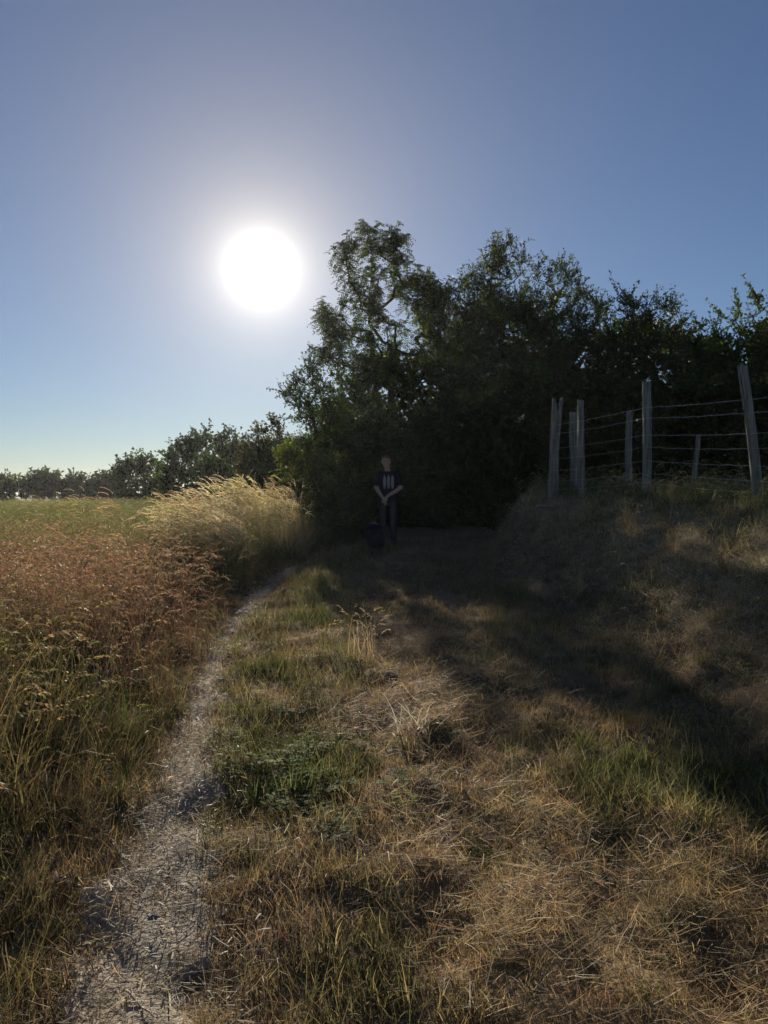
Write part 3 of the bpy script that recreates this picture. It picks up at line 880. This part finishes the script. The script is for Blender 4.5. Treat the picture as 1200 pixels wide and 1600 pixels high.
far = [('far tree at the left edge on the far side of the field', [(-40, 752), (-10, 744), (14, 748), (26, 764), (20, 784), (-40, 790)], 0),
       ('far tree with a spreading crown, second from the left edge', [(20, 756), (40, 746), (66, 742), (88, 744), (100, 758), (90, 772), (70, 778), (50, 770), (30, 774)], 62),
       ('far tree with a low crown, third from the left edge', [(98, 758), (115, 748), (132, 748), (146, 758), (146, 780), (110, 788), (98, 776)], 122),
       ('far tree next to the open crowned hedge tree', [(138, 756), (158, 745), (178, 746), (196, 762), (194, 786), (150, 788)], 168)]
for i, (lab, poly, bp) in enumerate(far):
    make_tree('far_tree', lab, 'tree', [(poly, 85)], 85, 5, bp, 'simple', LEAFD, .2, 'trees on the far side of the field', seed=50 + i, twigs=8, twig_len=1.1, leaves=8, L=.38, W=.25, clump_r=5, up=.1)

# ------------------------------------------------------------------ pale plume grass at the bend of the track
def ellipse_pts(n, cx, cy, rx_, ry_):
    a = rng.uniform(0, TAU, n); r_ = np.sqrt(rng.random(n))
    return np.column_stack([cx + np.cos(a) * r_ * rx_, cy + np.sin(a) * r_ * ry_])
pp = ellipse_pts(100, -2.38, 11.0, .55, .95)
hh = .8 - .3 * np.hypot((pp[:, 0] + 2.38) / .52, (pp[:, 1] - 11.0) / .9) ** 3
GOLD = np.array([.47, .4, .28])
scatter('plume_grass', 'tall clump of pale golden plumed grass bending left beside the dark bend of the track', P_PLUME, pp, jitter(mixc(np.tile(GOLD, (len(pp), 1)), OLIVE * 1.6, rng.random(len(pp)) * .3)), hh, .12, yaw=0)
pp = ellipse_pts(140, -1.95, 13.3, .65, 1.0)
scatter('plume_grass', 'paler greenish plumed grass in front of the bushy shrub', P_PLUME, pp, jitter(mixc(np.tile(GOLD, (len(pp), 1)), OLIVE * 1.5, .2 + rng.random(len(pp)) * .7)), .8, .12, yaw=0)
pp = ellipse_pts(75, -2.2, 11.9, 1.0, 2.3)
pp = pp[pp[:, 0] < lx(pp[:, 1]) - .45]
scatter('plume_grass', 'scattered pale plumed stems thinning out round the golden clump', P_PLUME, pp, jitter(mixc(np.tile(GOLD, (len(pp), 1)), OLIVE * 1.5, rng.random(len(pp)) * .6)), rng.uniform(.5, .82, len(pp)), .2, yaw=0)
# thin dry stems standing on the bank
x, y = pool(1.6, 7, 3.5, 14, lambda y: np.interp(y, [3.5, 8, 14], [34, 26, 18]))
u = (x - footx(y)) / bankw(y)
ok = (u > .05) & (rng.random(len(x)) < .35 + .4 * (sines(x, y, .8, 91) > .2)) & (y < 14.3 + (x - 2) * .75)
scatter('dry_stems', 'thin dry stems and weeds standing on the shaded bank', P_BROME, np.column_stack([x[ok], y[ok]]), jitter(mixc(STRAW * 1.05, OLIVE * 1.1, rng.random(ok.sum()))), rng.uniform(.35, .65, ok.sum()), .25)
x, y = pool(-3.4, -.6, 9.3, 15.5, lambda y: y * 0 + 60)
e = lx(y) - .3 - x
ok = (e > 0) & (e < 1.5)
scatter('verge_grass', 'rank dark grass along the shaded bend of the track', P_TALLGREEN, np.column_stack([x[ok], y[ok]]), jitter(mixc(GREEN, OLIVE * .8, rng.random(ok.sum()))), .75, .2)

# ------------------------------------------------------------------ single tussocks, stalks, stones
def soup_obj(name, s, mat, label, cat, loc, group=None):
    me = s.mesh(name, mat, None)
    o = link(name, me, None, loc)
    return tag(o, label, cat, group)
def tussock(px, py, n, h0, h1, spread, lean, curve, w, mat, label, head=False, seed=1, yaw=None):
    random.seed(seed)
    g_ = gp(px, py); s = Soup()
    for i in range(n):
        r_ = spread * math.sqrt(random.random()); a = U(0, TAU)
        pts, an, d = s.blade((r_ * math.cos(a), r_ * math.sin(a), -.02), U(0, TAU) if yaw is None else random.gauss(yaw, .6), U(h0, h1), U(0, lean), U(.1, curve), w * U(.7, 1.3), 1, 4)
        if head: panicle(s, pts, an, d, 5, .08, .02, .006, 1)
    return soup_obj('grass_tussock', s, mat, label, 'grass tussock', g_)
tussock(650, 1140, 26, .14, .32, .10, .9, 1.8, .007, M_PALE, 'bleached drooping grass tussock in the loose straw beside the shadow edge', seed=3)
tussock(565, 1030, 34, .22, .42, .14, .35, .5, .004, M_STRAW, 'upright straw coloured tussock on the crown of the lane', True, seed=4)
tussock(735, 1560, 20, .10, .26, .10, .9, .9, .004, M_PALE, 'spray of stiff pale dead stalks in the near hay', seed=5, yaw=-1.2)
tussock(905, 925, 9, .2, .42, .06, .25, .4, .004, M_STRAW, 'thin dry stalks standing alone on the shaded bank', seed=6)

def stalk(pxs, r0, r1, mat, label, name='straw_stalk', cat='straw stalk', lift=.012, group=None):
    P = []
    for (px, py) in pxs:
        g_ = gp(px, py); P.append(np.array([g_.x, g_.y, g_.z + lift]))
    P = np.array(P)
    t = np.linspace(0, 1, 9); tt = np.linspace(0, 1, len(P))
    Q = np.column_stack([np.interp(t, tt, P[:, k]) for k in range(3)])
    rr = np.random.default_rng(int(pxs[0][0]))
    Q[1:-1] += rr.normal(0, .004, (7, 3)) * np.array([1, 1, .6])
    Q[:, 2] += .006 * np.sin(t * 9)
    org = Q[0].copy(); Q = Q - org
    rad = np.linspace(r0, r1, 9)
    V, f_ = tubes(Q[:-1], Q[1:], rad[:-1], rad[1:], 6)
    # knots where a stalk is jointed
    V2, f2 = tubes(Q[[3, 6]] - (Q[[4, 7]] - Q[[3, 6]]) * .04, Q[[3, 6]] + (Q[[4, 7]] - Q[[3, 6]]) * .04, rad[[3, 6]] * 1.35, rad[[3, 6]] * 1.35, 6)
    o = link(name, np_mesh(name, np.concatenate([V, V2]), [np.concatenate([f_, f2 + len(V)])], mat, True), None, org)
    return tag(o, label, cat, group)
ST = 'pale stalks lying on the bare track'
stalk([(302, 1262), (311, 1280), (308, 1300), (308, 1325)], .0045, .0025, M_PALE, 'crooked pale stalk along the right edge of the bare track', group=ST)
stalk([(171, 1317), (206, 1356)], .0045, .003, M_PALE, 'straight pale stalk lying slantwise at the left edge of the track', group=ST)
stalk([(158, 1442), (210, 1477)], .005, .003, M_STICK, 'grey brown stalk on the left half of the near track', group=ST)
stalk([(271, 1496), (266, 1550), (265, 1597)], .0035, .002, M_PALE, 'long thin pale stalk pointing down the near track', group=ST)
stalk([(198, 1554), (240, 1598)], .004, .0025, M_STICK, 'grey stalk at the bottom edge of the photo on the track', group=ST)
stalk([(420, 1390), (448, 1440)], .003, .002, M_PALE, 'thin pale stalk in the brown grass right of the near track')
stalk([(838, 797), (846, 794), (868, 797)], .012, .009, M_STICK, 'pale bent stick lying on the bank at the foot of the split post', 'stick', 'stick', .05)
stalk([(1020, 1270), (960, 1200)], .003, .002, M_STRAW, 'fallen straw stem in the tufted grass by the shadow edge')
stalk([(690, 1300), (745, 1370)], .003, .002, M_PALE, 'long pale stem lying in the brown grass of the lane')
stalk([(835, 1540), (905, 1590)], .0035, .002, M_PALE, 'stout pale stem lying in the near hay')

def stone(px, py, size, label, seed):
    rr = np.random.default_rng(seed); g_ = gp(px, py)
    n, m = 7, 10; V = []
    for i in range(n):
        th = math.pi * i / (n - 1)
        for j in range(m):
            ph = TAU * j / m
            k = 1 + .22 * math.sin(3 * ph + seed) * math.sin(th) + rr.normal(0, .06)
            V.append([size * k * math.sin(th) * math.cos(ph), size * .8 * k * math.sin(th) * math.sin(ph), size * .55 * math.cos(th)])
    f_ = [(i * m + j, i * m + (j + 1) % m, (i + 1) * m + (j + 1) % m, (i + 1) * m + j) for i in range(n - 1) for j in range(m)]
    o = link('stone', np_mesh('stone', V, [np.array(f_)], M_STONE, True), None, (g_.x, g_.y, g_.z + size * .25))
    return tag(o, label, 'stone', 'stones in the bare track')
stone(220, 1350, .016, 'small dark stone in the middle of the near track', 1)
stone(240, 1437, .02, 'larger dark stone on the near track beside the grey brown stalk', 2)
stone(322, 1322, .018, 'small stone at the right edge of the track by the crooked stalk', 3)
stone(262, 1185, .016, 'small stone farther up the track where it narrows', 4)

# ------------------------------------------------------------------ fence on the bank
def loft(rings, n=12, cap=True):
    """rings: (centre, rx, ry, power, turn); returns verts and faces"""
    V, Fq = [], []
    for (c, a, b, pw, tw) in rings:
        for j in range(n):
            t = TAU * j / n + tw
            ct, st = math.cos(t), math.sin(t)
            V.append((c[0] + a * math.copysign(abs(ct) ** (2 / pw), ct), c[1] + b * math.copysign(abs(st) ** (2 / pw), st), c[2]))
    for i in range(len(rings) - 1):
        for j in range(n):
            Fq.append((i * n + j, i * n + (j + 1) % n, (i + 1) * n + (j + 1) % n, (i + 1) * n + j))
    tris = []
    if cap:
        for ring in (0, len(rings) - 1):
            c = rings[ring][0]; V.append((c[0], c[1], c[2] + (.008 if ring else -.008))); k = len(V) - 1
            for j in range(n): 
                a_, b_ = ring * n + j, ring * n + (j + 1) % n
                tris.append((b_, a_, k) if ring == 0 else (a_, b_, k))
    return np.array(V), np.array(Fq), np.array(tris)
def post_mesh(base, top, r, seed, split=False):
    """weathered round post: uneven girth, flats and a chipped or split head"""
    rr = np.random.default_rng(seed)
    axis = np.array(top) - np.array(base); H = 14; n = 12
    ang = np.arange(n) * TAU / n
    prof = 1 + .10 * np.sin(2 * ang + seed) + .06 * np.sin(5 * ang + 2 * seed)
    V = []
    rows = [-.3] + list(np.linspace(0, 1, H))
    for i, t in enumerate(rows):
        c = np.array(base) + axis * t if t >= 0 else np.array(base) + np.array([0, 0, t])
        c = c + np.array([.012 * math.sin(4 * t + seed), .012 * math.cos(3 * t + seed), 0])
        g_ = prof * (1 - .12 * t) * (1 + .03 * rr.normal(0, 1, n))
        for j in range(n):
            dx, dy = math.cos(ang[j]) * r * g_[j], math.sin(ang[j]) * r * g_[j]
            zz = c[2] + (rr.normal(0, .012) if i == len(rows) - 1 else 0)
            if split and t > .5:        # the crack opens towards the head
                k = (t - .5) / .5
                dx = dx * (1 + .0 * k) + math.copysign(.014 * k, dx)
                if abs(math.cos(ang[j])) < .3: zz -= .55 * k * (t - .5) * 1.2; dx *= .3
            V.append((c[0] + dx, c[1] + dy, zz))
    m = len(rows)
    f_ = [(i * n + j, i * n + (j + 1) % n, (i + 1) * n + (j + 1) % n, (i + 1) * n + j) for i in range(m - 1) for j in range(n)]
    top_c = np.array(base) + axis
    V.append(tuple(top_c + np.array([0, 0, -.25 if split else .006])))
    k = len(V) - 1
    tr = [((m - 1) * n + j, (m - 1) * n + (j + 1) % n, k) for j in range(n)]
    return np.array(V), [np.array(f_), np.array(tr)]
def post_at(bpx, tpx, tpy, d, ztop=None):
    bx = (bpx - 600) / F * d
    b = np.array([bx, d, float(gz(bx, d))]); t = np.array(at(tpx, tpy, d))
    return b, t
FR = empty('wire_fence', (3.4, 10.2, float(gz(3.4, 10.2))))
tag(FR, 'grey wooden post and strand wire fence along the top of the bank', 'fence')
fo = np.array(FR.location)
front = [post_at(864, 871, 622, 11.8) + (.074, True), post_at(911, 906, 626, 11.3) + (.052, False), post_at(1012, 1009, 598, 10.2) + (.066, False), post_at(1188, 1160, 573, 8.2) + (.062, False)]
b_ = np.array([4.35, 6.0, float(gz(4.35, 6.0))]); front.append((b_, b_ + np.array([.05, 0, 1.55]), .06, False))
for i, (b, t, r_, sp) in enumerate(front):
    V, fs = post_mesh(b - fo, t - fo, r_, i + 3, sp)
    o = link('post', np_mesh('post', V, fs, M_POST, False), FR)
HW = [1.17, 1.03, .81, .65, .47, .31, .18, .07]
def wire(h, k):
    rr = np.random.default_rng(70 + k); P = []
    ps = [front[0], front[2], front[3], front[4]]
    for i in range(3):
        (b0, t0, r0, _), (b1, t1, r1, _) = ps[i], ps[i + 1]
        a = b0 + (t0 - b0) * h / max(t0[2] - b0[2], .1); c = b1 + (t1 - b1) * h / max(t1[2] - b1[2], .1)
        a = a + np.array([-.02, -r0 - .004, 0]); c = c + np.array([-.02, -r1 - .004, 0])
        for q in range(14):
            t = q / 14
            P.append(a + (c - a) * t + np.array([0, 0, -(.012 + .01 * k % 3 * .01) * math.sin(math.pi * t) + rr.normal(0, .0035)]))
    P.append(c); P = np.array(P) - fo
    rad = np.full(len(P) - 1, .0023 if k < 3 else .0018)
    V, f_ = tubes(P[:-1], P[1:], rad, rad, 5)
    w = link('wire', np_mesh('wire', V, [f_], M_WIRE, True), FR)
    if k < 2:
        B0, B1 = [], []
        L_ = np.linalg.norm(np.diff(P, axis=0), axis=1); s_ = np.concatenate([[0], np.cumsum(L_)])
        for q in np.arange(.08, s_[-1], .13):
            c = np.array([np.interp(q, s_, P[:, a]) for a in range(3)])
            for j in range(2):
                v = unit(rr.normal(0, 1, 3)) * .016
                B0.append(c - v); B1.append(c + v)
        B0, B1 = np.array(B0), np.array(B1)
        V, f_ = tubes(B0, B1, np.full(len(B0), .0017), np.full(len(B0), .0010), 3)
        tag(link('barb', np_mesh('barb', V, [f_], M_WIRE), w), kind='stuff')
for k, h in enumerate(HW): wire(h, k)
for i, (a, lab) in enumerate([(post_at(898, 897, 645, 12.5) + (.066, False), 'short stout post behind the thin post at the fence corner'),
                              (post_at(983, 983, 645, 14.2) + (.062, False), 'grey post standing behind the wires left of the tallest upright post'),
                              (post_at(1084, 1091, 680, 16.6) + (.055, False), 'faint slanting post in the shade behind the wires')]):
    b, t, r_, sp = a
    V, fs = post_mesh(np.zeros(3), t - b, r_, i + 21, sp)
    tag(link('fence_post', np_mesh('fence_post', V, fs, M_POST), None, b), lab, 'fence post', 'posts of the fence behind')

# ------------------------------------------------------------------ the standing person and the bag
M_SKIN = plain('skin', (.36, .22, .16), .55, spec=.4, noise=.08)
M_TROUSER = plain('dark_trouser_cloth', (.035, .036, .046), .9, spec=.1)
M_SHOE = plain('dark_shoe_leather', (.03, .026, .022), .6)
M_HAIR = plain('short_brown_hair', (.06, .04, .028), .6, scale=80)
M_EYE = plain('eye', (.03, .025, .02), .3)
M_BAG = plain('dark_navy_bag_cloth', (.014, .019, .03), .85, spec=.15)
M_STRAP = plain('pale_grey_strap', (.3, .3, .32), .7)
def shirt_mat():
    m, n, l = new_mat('dark_shirt_with_pale_print')
    out = n.new('ShaderNodeOutputMaterial'); p = n.new('ShaderNodeBsdfPrincipled'); p.inputs['Roughness'].default_value = .9
    p.inputs['Specular IOR Level'].default_value = .1
    tc = n.new('ShaderNodeTexCoord'); sx = n.new('ShaderNodeSeparateXYZ'); l.new(tc.outputs['Object'], sx.inputs[0])
    def mth(op, a, b=None):
        q = n.new('ShaderNodeMath'); q.operation = op
        for k, v in enumerate((a, b)):
            if v is None: continue
            if isinstance(v, (int, float)): q.inputs[k].default_value = v
            else: l.new(v, q.inputs[k])
        return q.outputs[0]
    zz = mth('POWER', mth('ABSOLUTE', mth('DIVIDE', mth('SUBTRACT', sx.outputs['Z'], 1.26), .135)), 2.0)
    best = None
    for cx in (-.066, .012, .09):
        e = mth('ADD', mth('POWER', mth('ABSOLUTE', mth('DIVIDE', mth('SUBTRACT', sx.outputs['X'], cx), .03)), 2.0), zz)
        k = mth('LESS_THAN', e, 1.0)
        best = k if best is None else mth('MAXIMUM', best, k)
    best = mth('MULTIPLY', best, mth('LESS_THAN', sx.outputs['Y'], -.03))
    wv = n.new('ShaderNodeTexNoise'); wv.inputs['Scale'].default_value = 45; l.new(tc.outputs['Object'], wv.inputs['Vector'])
    best = mth('MULTIPLY', best, mth('MULTIPLY', mth('ADD', wv.outputs['Fac'], .15), 1.2))
    mx = n.new('ShaderNodeMix'); mx.data_type = 'RGBA'; mx.inputs['A'].default_value = (.02, .02, .026, 1); mx.inputs['B'].default_value = (.3, .29, .29, 1)
    l.new(best, mx.inputs['Factor']); l.new(mx.outputs['Result'], p.inputs['Base Color'])
    l.new(p.outputs[0], out.inputs['Surface'])
    return m
M_SHIRT = shirt_mat()
def capsule(S, p, q, r0, r1, flat=1.0, n=12):
    """closed limb piece with round ends"""
    p, q = np.array(p, float), np.array(q, float)
    ax = unit((q - p)[None])[0] if np.linalg.norm(q - p) > 1e-6 else np.array([0, 0, 1.])
    ref = np.array([0, 1., 0]) if abs(ax[1]) < .9 else np.array([1., 0, 0])
    e1 = unit(np.cross(ax, ref)[None])[0]; e2 = np.cross(ax, e1)
    rows = [(p - ax * r0 * c_, r0 * s_) for c_, s_ in ((.99, .12), (.7, .71), (.3, .95))] + [(p, r0), (q, r1)] + [(q + ax * r1 * c_, r1 * s_) for c_, s_ in ((.3, .95), (.7, .71), (.99, .12))]
    V = []
    for c, r_ in rows:
        for j in range(n):
            t = TAU * j / n
            V.append(c + (e1 * math.cos(t) + e2 * math.sin(t) * flat) * r_)
    m = len(rows)
    f_ = [(i * n + j, i * n + (j + 1) % n, (i + 1) * n + (j + 1) % n, (i + 1) * n + j) for i in range(m - 1) for j in range(n)]
    V += [rows[0][0], rows[-1][0]]; k = len(V)
    tr = [((j + 1) % n, j, k - 2) for j in range(n)] + [((m - 1) * n + j, (m - 1) * n + (j + 1) % n, k - 1) for j in range(n)]
    S.add(V, f_, tr, 1)
def limb(S, pts, flat=1.0):
    for a_, b_ in zip(pts[:-1], pts[1:]): capsule(S, a_[:3], b_[:3], a_[3], b_[3], flat)
def trunk_loft(S, rings, n=20):
    V, q, t = loft([((cx, cy, z), a_, b_, pw, 0) for z, cx, cy, a_, b_, pw in rings], n)
    S.add(V, q, t, 1)
def melted(name, S, mat, voxel, parent, smooth=4):
    """one continuous surface out of the overlapping pieces"""
    o = link(name, S.mesh(name, mat, None), parent)
    m = o.modifiers.new('skin', 'REMESH'); m.mode = 'VOXEL'; m.voxel_size = voxel; m.use_smooth_shade = True
    if smooth:
        k = o.modifiers.new('smooth', 'SMOOTH'); k.factor = .5; k.iterations = smooth
    return o
pd = 15.3
px_ = (606 - 600) / F * pd
PR = empty('person', (px_, pd, float(gz(px_, pd)) - .01))
tag(PR, 'person in a dark shirt with pale print, hands clasped, standing in the shade', 'person')
S = Soup()
trunk_loft(S, [(.86, 0, 0, .13, .09, 2.3), (.95, 0, 0, .15, .10, 2.4), (1.1, 0, 0, .14, .095, 2.4), (1.3, 0, 0, .165, .105, 2.4), (1.4, 0, .005, .15, .09, 2.2), (1.46, 0, .01, .08, .065, 2)])
limb(S, [(0, .015, 1.44, .06), (-.012, .005, 1.53, .054), (-.03, 0, 1.62, .055)])
HX = -.03
trunk_loft(S, [(z, HX - (z - 1.55) * .06, cy, a_, b_, 2.1) for z, cy, a_, b_ in ((1.543, -.045, .026, .026), (1.56, -.034, .048, .055), (1.6, -.018, .062, .08), (1.65, -.005, .071, .094), (1.69, 0, .076, .099), (1.73, .003, .073, .094), (1.76, .005, .056, .072), (1.778, .005, .025, .035))])
capsule(S, (HX - .005, -.098, 1.672), (HX - .003, -.118, 1.632), .009, .014)          # nose
capsule(S, (HX - .045, -.088, 1.69), (HX + .035, -.088, 1.69), .012, .012)             # brow
capsule(S, (HX - .02, -.094, 1.592), (HX + .018, -.094, 1.592), .010, .010)            # lips
for sx_ in (-1, 1): capsule(S, (HX - .006 + sx_ * .077, .01, 1.64), (HX - .006 + sx_ * .081, .014, 1.68), .014, .018, .7)   # ears
wrL, haL = (-.105, -.19, .955), (-.068, -.215, .89)
wrR, haR = (.0, -.195, .985), (-.062, -.24, .925)
limb(S, [(-.17, .01, 1.41, .062), (-.205, .012, 1.29, .052), (-.225, .01, 1.14, .043), (-.18, -.085, 1.06, .041), (*wrL, .029)])
limb(S, [(.17, .01, 1.41, .062), (.215, .012, 1.29, .052), (.245, -.01, 1.15, .043), (.15, -.09, 1.075, .041), (*wrR, .029)])
for (w_, hd, sgn) in ((wrL, haL, 1), (wrR, haR, -1)):
    w_, hd = np.array(w_), np.array(hd)
    capsule(S, w_, hd, .026, .036, .6)
    d_ = unit((hd - w_)[None])[0]; sd = np.array([sgn * .8, -.1, .55]); sd = unit((sd - d_ * (sd @ d_))[None])[0]
    for k, ln in enumerate((.068, .078, .072, .056)):
        b0 = hd + sd * (k - 1.5) * .019
        b1 = b0 + d_ * ln * .55 + np.array([0, -.012, 0]); b2 = b1 + d_ * ln * .4 + np.array([.0, .022, -.012])
        limb(S, [(*b0, .0105), (*b1, .0095), (*b2, .0085)])
    t0 = w_ * .55 + hd * .45 - sd * .02
    t1 = t0 - sd * .03 + d_ * .03 + np.array([0, -.01, 0])
    limb(S, [(*t0, .012), (*t1, .0105), (*(t1 + d_ * .03 + sd * .008), .009)])
for sx_, ky, ay in ((-1, -.01, .0), (1, 0, .03)):
    limb(S, [(sx_ * .09, 0, .88, .085), (sx_ * .1, ky, .5, .055), (sx_ * .115, ay + .01, .1, .042), (sx_ * .115, ay, .06, .04)])
melted('body', S, M_SKIN, .0075, PR, 2)
S = Soup()
trunk_loft(S, [(.885, 0, 0, .168, .125, 2.5), (.9, 0, 0, .175, .13, 2.5), (1.0, 0, 0, .17, .125, 2.5), (1.15, 0, 0, .168, .12, 2.5), (1.3, 0, 0, .188, .128, 2.5), (1.4, 0, .005, .18, .112, 2.3), (1.445, 0, .012, .12, .09, 2.1), (1.475, -.003, .015, .078, .072, 2)])
limb(S, [(-.165, .01, 1.405, .078), (-.208, .012, 1.3, .07), (-.219, .01, 1.235, .068)])
limb(S, [(.165, .01, 1.405, .078), (.218, .012, 1.3, .07), (.234, .003, 1.235, .068)])
melted('shirt', S, M_SHIRT, .010, PR)
S = Soup()
trunk_loft(S, [(.78, 0, 0, .12, .09, 2.2), (.86, 0, 0, .165, .118, 2.4), (.96, 0, 0, .162, .118, 2.4), (.975, 0, 0, .15, .11, 2.4)])
for sx_, ky, ay in ((-1, -.01, .0), (1, 0, .03)):
    limb(S, [(sx_ * .09, 0, .85, .098), (sx_ * .098, 0, .7, .088), (sx_ * .102, ky, .5, .072), (sx_ * .112, ay + .01, .25, .066), (sx_ * .116, ay, .13, .062)])
melted('trousers', S, M_TROUSER, .011, PR)
for sx_, yy in ((-1, .0), (1, .03)):
    S = Soup()
    limb(S, [(sx_ * .116, yy + .045, .055, .045), (sx_ * .117, yy, .06, .05), (sx_ * .128, yy - .09, .045, .043), (sx_ * .14, yy - .165, .038, .036)])
    melted('shoe', S, M_SHOE, .009, PR)
S = Soup()
trunk_loft(S, [(z, HX - (z - 1.55) * .06, cy, a_, b_, 2.1) for z, cy, a_, b_ in ((1.60, .045, .06, .048), (1.65, .035, .076, .07), (1.69, .025, .082, .085), (1.735, .012, .080, .098), (1.77, .008, .062, .08), (1.79, .008, .03, .042))])
melted('hair', S, M_HAIR, .008, PR, 2)
for xx in (HX - .034, HX + .025):
    S = Soup(); capsule(S, (xx - .006, -.09, 1.672), (xx + .006, -.09, 1.672), .0085, .0085)
    link('eye', S.mesh('eye', M_EYE, None), PR)

bd = 14.25
bxx = (588.5 - 600) / F * bd
BG = empty('backpack', (bxx, bd, float(gz(bxx, bd)) - .01))
tag(BG, 'dark navy bag standing on the ground beside the person', 'bag')
BG.rotation_euler = (math.radians(-5), math.radians(-6), math.radians(12))
def bag_part(name, rings, mat, n=20):
    V, q, t = loft(rings, n)
    return link(name, np_mesh(name, V, [q, t], mat, True), BG)
bag_part('main_compartment', [((0, 0, z), a, b, p, 0) for z, a, b, p in ((0, .10, .075, 3), (.015, .135, .1, 3.5), (.1, .15, .112, 3.5), (.25, .152, .11, 3.2), (.36, .14, .1, 2.8), (.43, .11, .08, 2.5), (.465, .06, .045, 2.2))], M_BAG)
bag_part('front_pocket', [((.01, -.105, z), a, b, 3, 0) for z, a, b in ((.04, .085, .02), (.06, .11, .04), (.16, .112, .046), (.24, .1, .036), (.265, .075, .015))], M_BAG)
bag_part('lid', [((-.005, -.02, z), a, b, 2.6, 0) for z, a, b in ((.385, .142, .108), (.41, .145, .11), (.45, .12, .09), (.475, .07, .05))], M_BAG)
def arc_strap(name, pts, w, mat):
    P = np.array(pts, float); t = np.linspace(0, 1, 14); tt = np.linspace(0, 1, len(P))
    Q = np.column_stack([np.interp(t, tt, P[:, k]) for k in range(3)])
    V, f_ = tubes(Q[:-1], Q[1:], np.full(13, w), np.full(13, w), 6)
    return link(name, np_mesh(name, V, [f_], mat, True), BG)
arc_strap('handle', [(-.06, -.06, .455), (-.045, -.075, .495), (0, -.08, .50), (.035, -.08, .47), (.045, -.085, .43)], .010, M_STRAP)
for sx_ in (-.085, .085):
    arc_strap('shoulder_strap', [(sx_, .09, .42), (sx_ * 1.3, .15, .34), (sx_ * 1.4, .15, .2), (sx_ * 1.2, .1, .06)], .014, M_BAG)

# ------------------------------------------------------------------ thin added air volume, standing in for lens glare over the shade
def haze_box():
    x0, x1, y0, y1, z0, z1 = -905, 905, -14, 2505, -4.0, 13.8
    V = [(x, y, z) for z in (z0, z1) for y in (y0, y1) for x in (x0, x1)]
    f_ = np.array([(0, 2, 3, 1), (4, 5, 7, 6), (0, 1, 5, 4), (2, 6, 7, 3), (0, 4, 6, 2), (1, 3, 7, 5)])
    m, n, l = new_mat('glare_haze')
    out = n.new('ShaderNodeOutputMaterial'); v = n.new('ShaderNodeVolumePrincipled')
    v.inputs['Color'].default_value = (.92, .94, 1, 1); v.inputs['Density'].default_value = HAZE; v.inputs['Anisotropy'].default_value = .55
    l.new(v.outputs[0], out.inputs['Volume'])
    o = link('glare_haze', np_mesh('glare_haze', V, [f_], m))
    tag(o, 'thin veil of air added in place of lens glare over the whole lane', kind='stuff')
HAZE = 0.0002
haze_box()
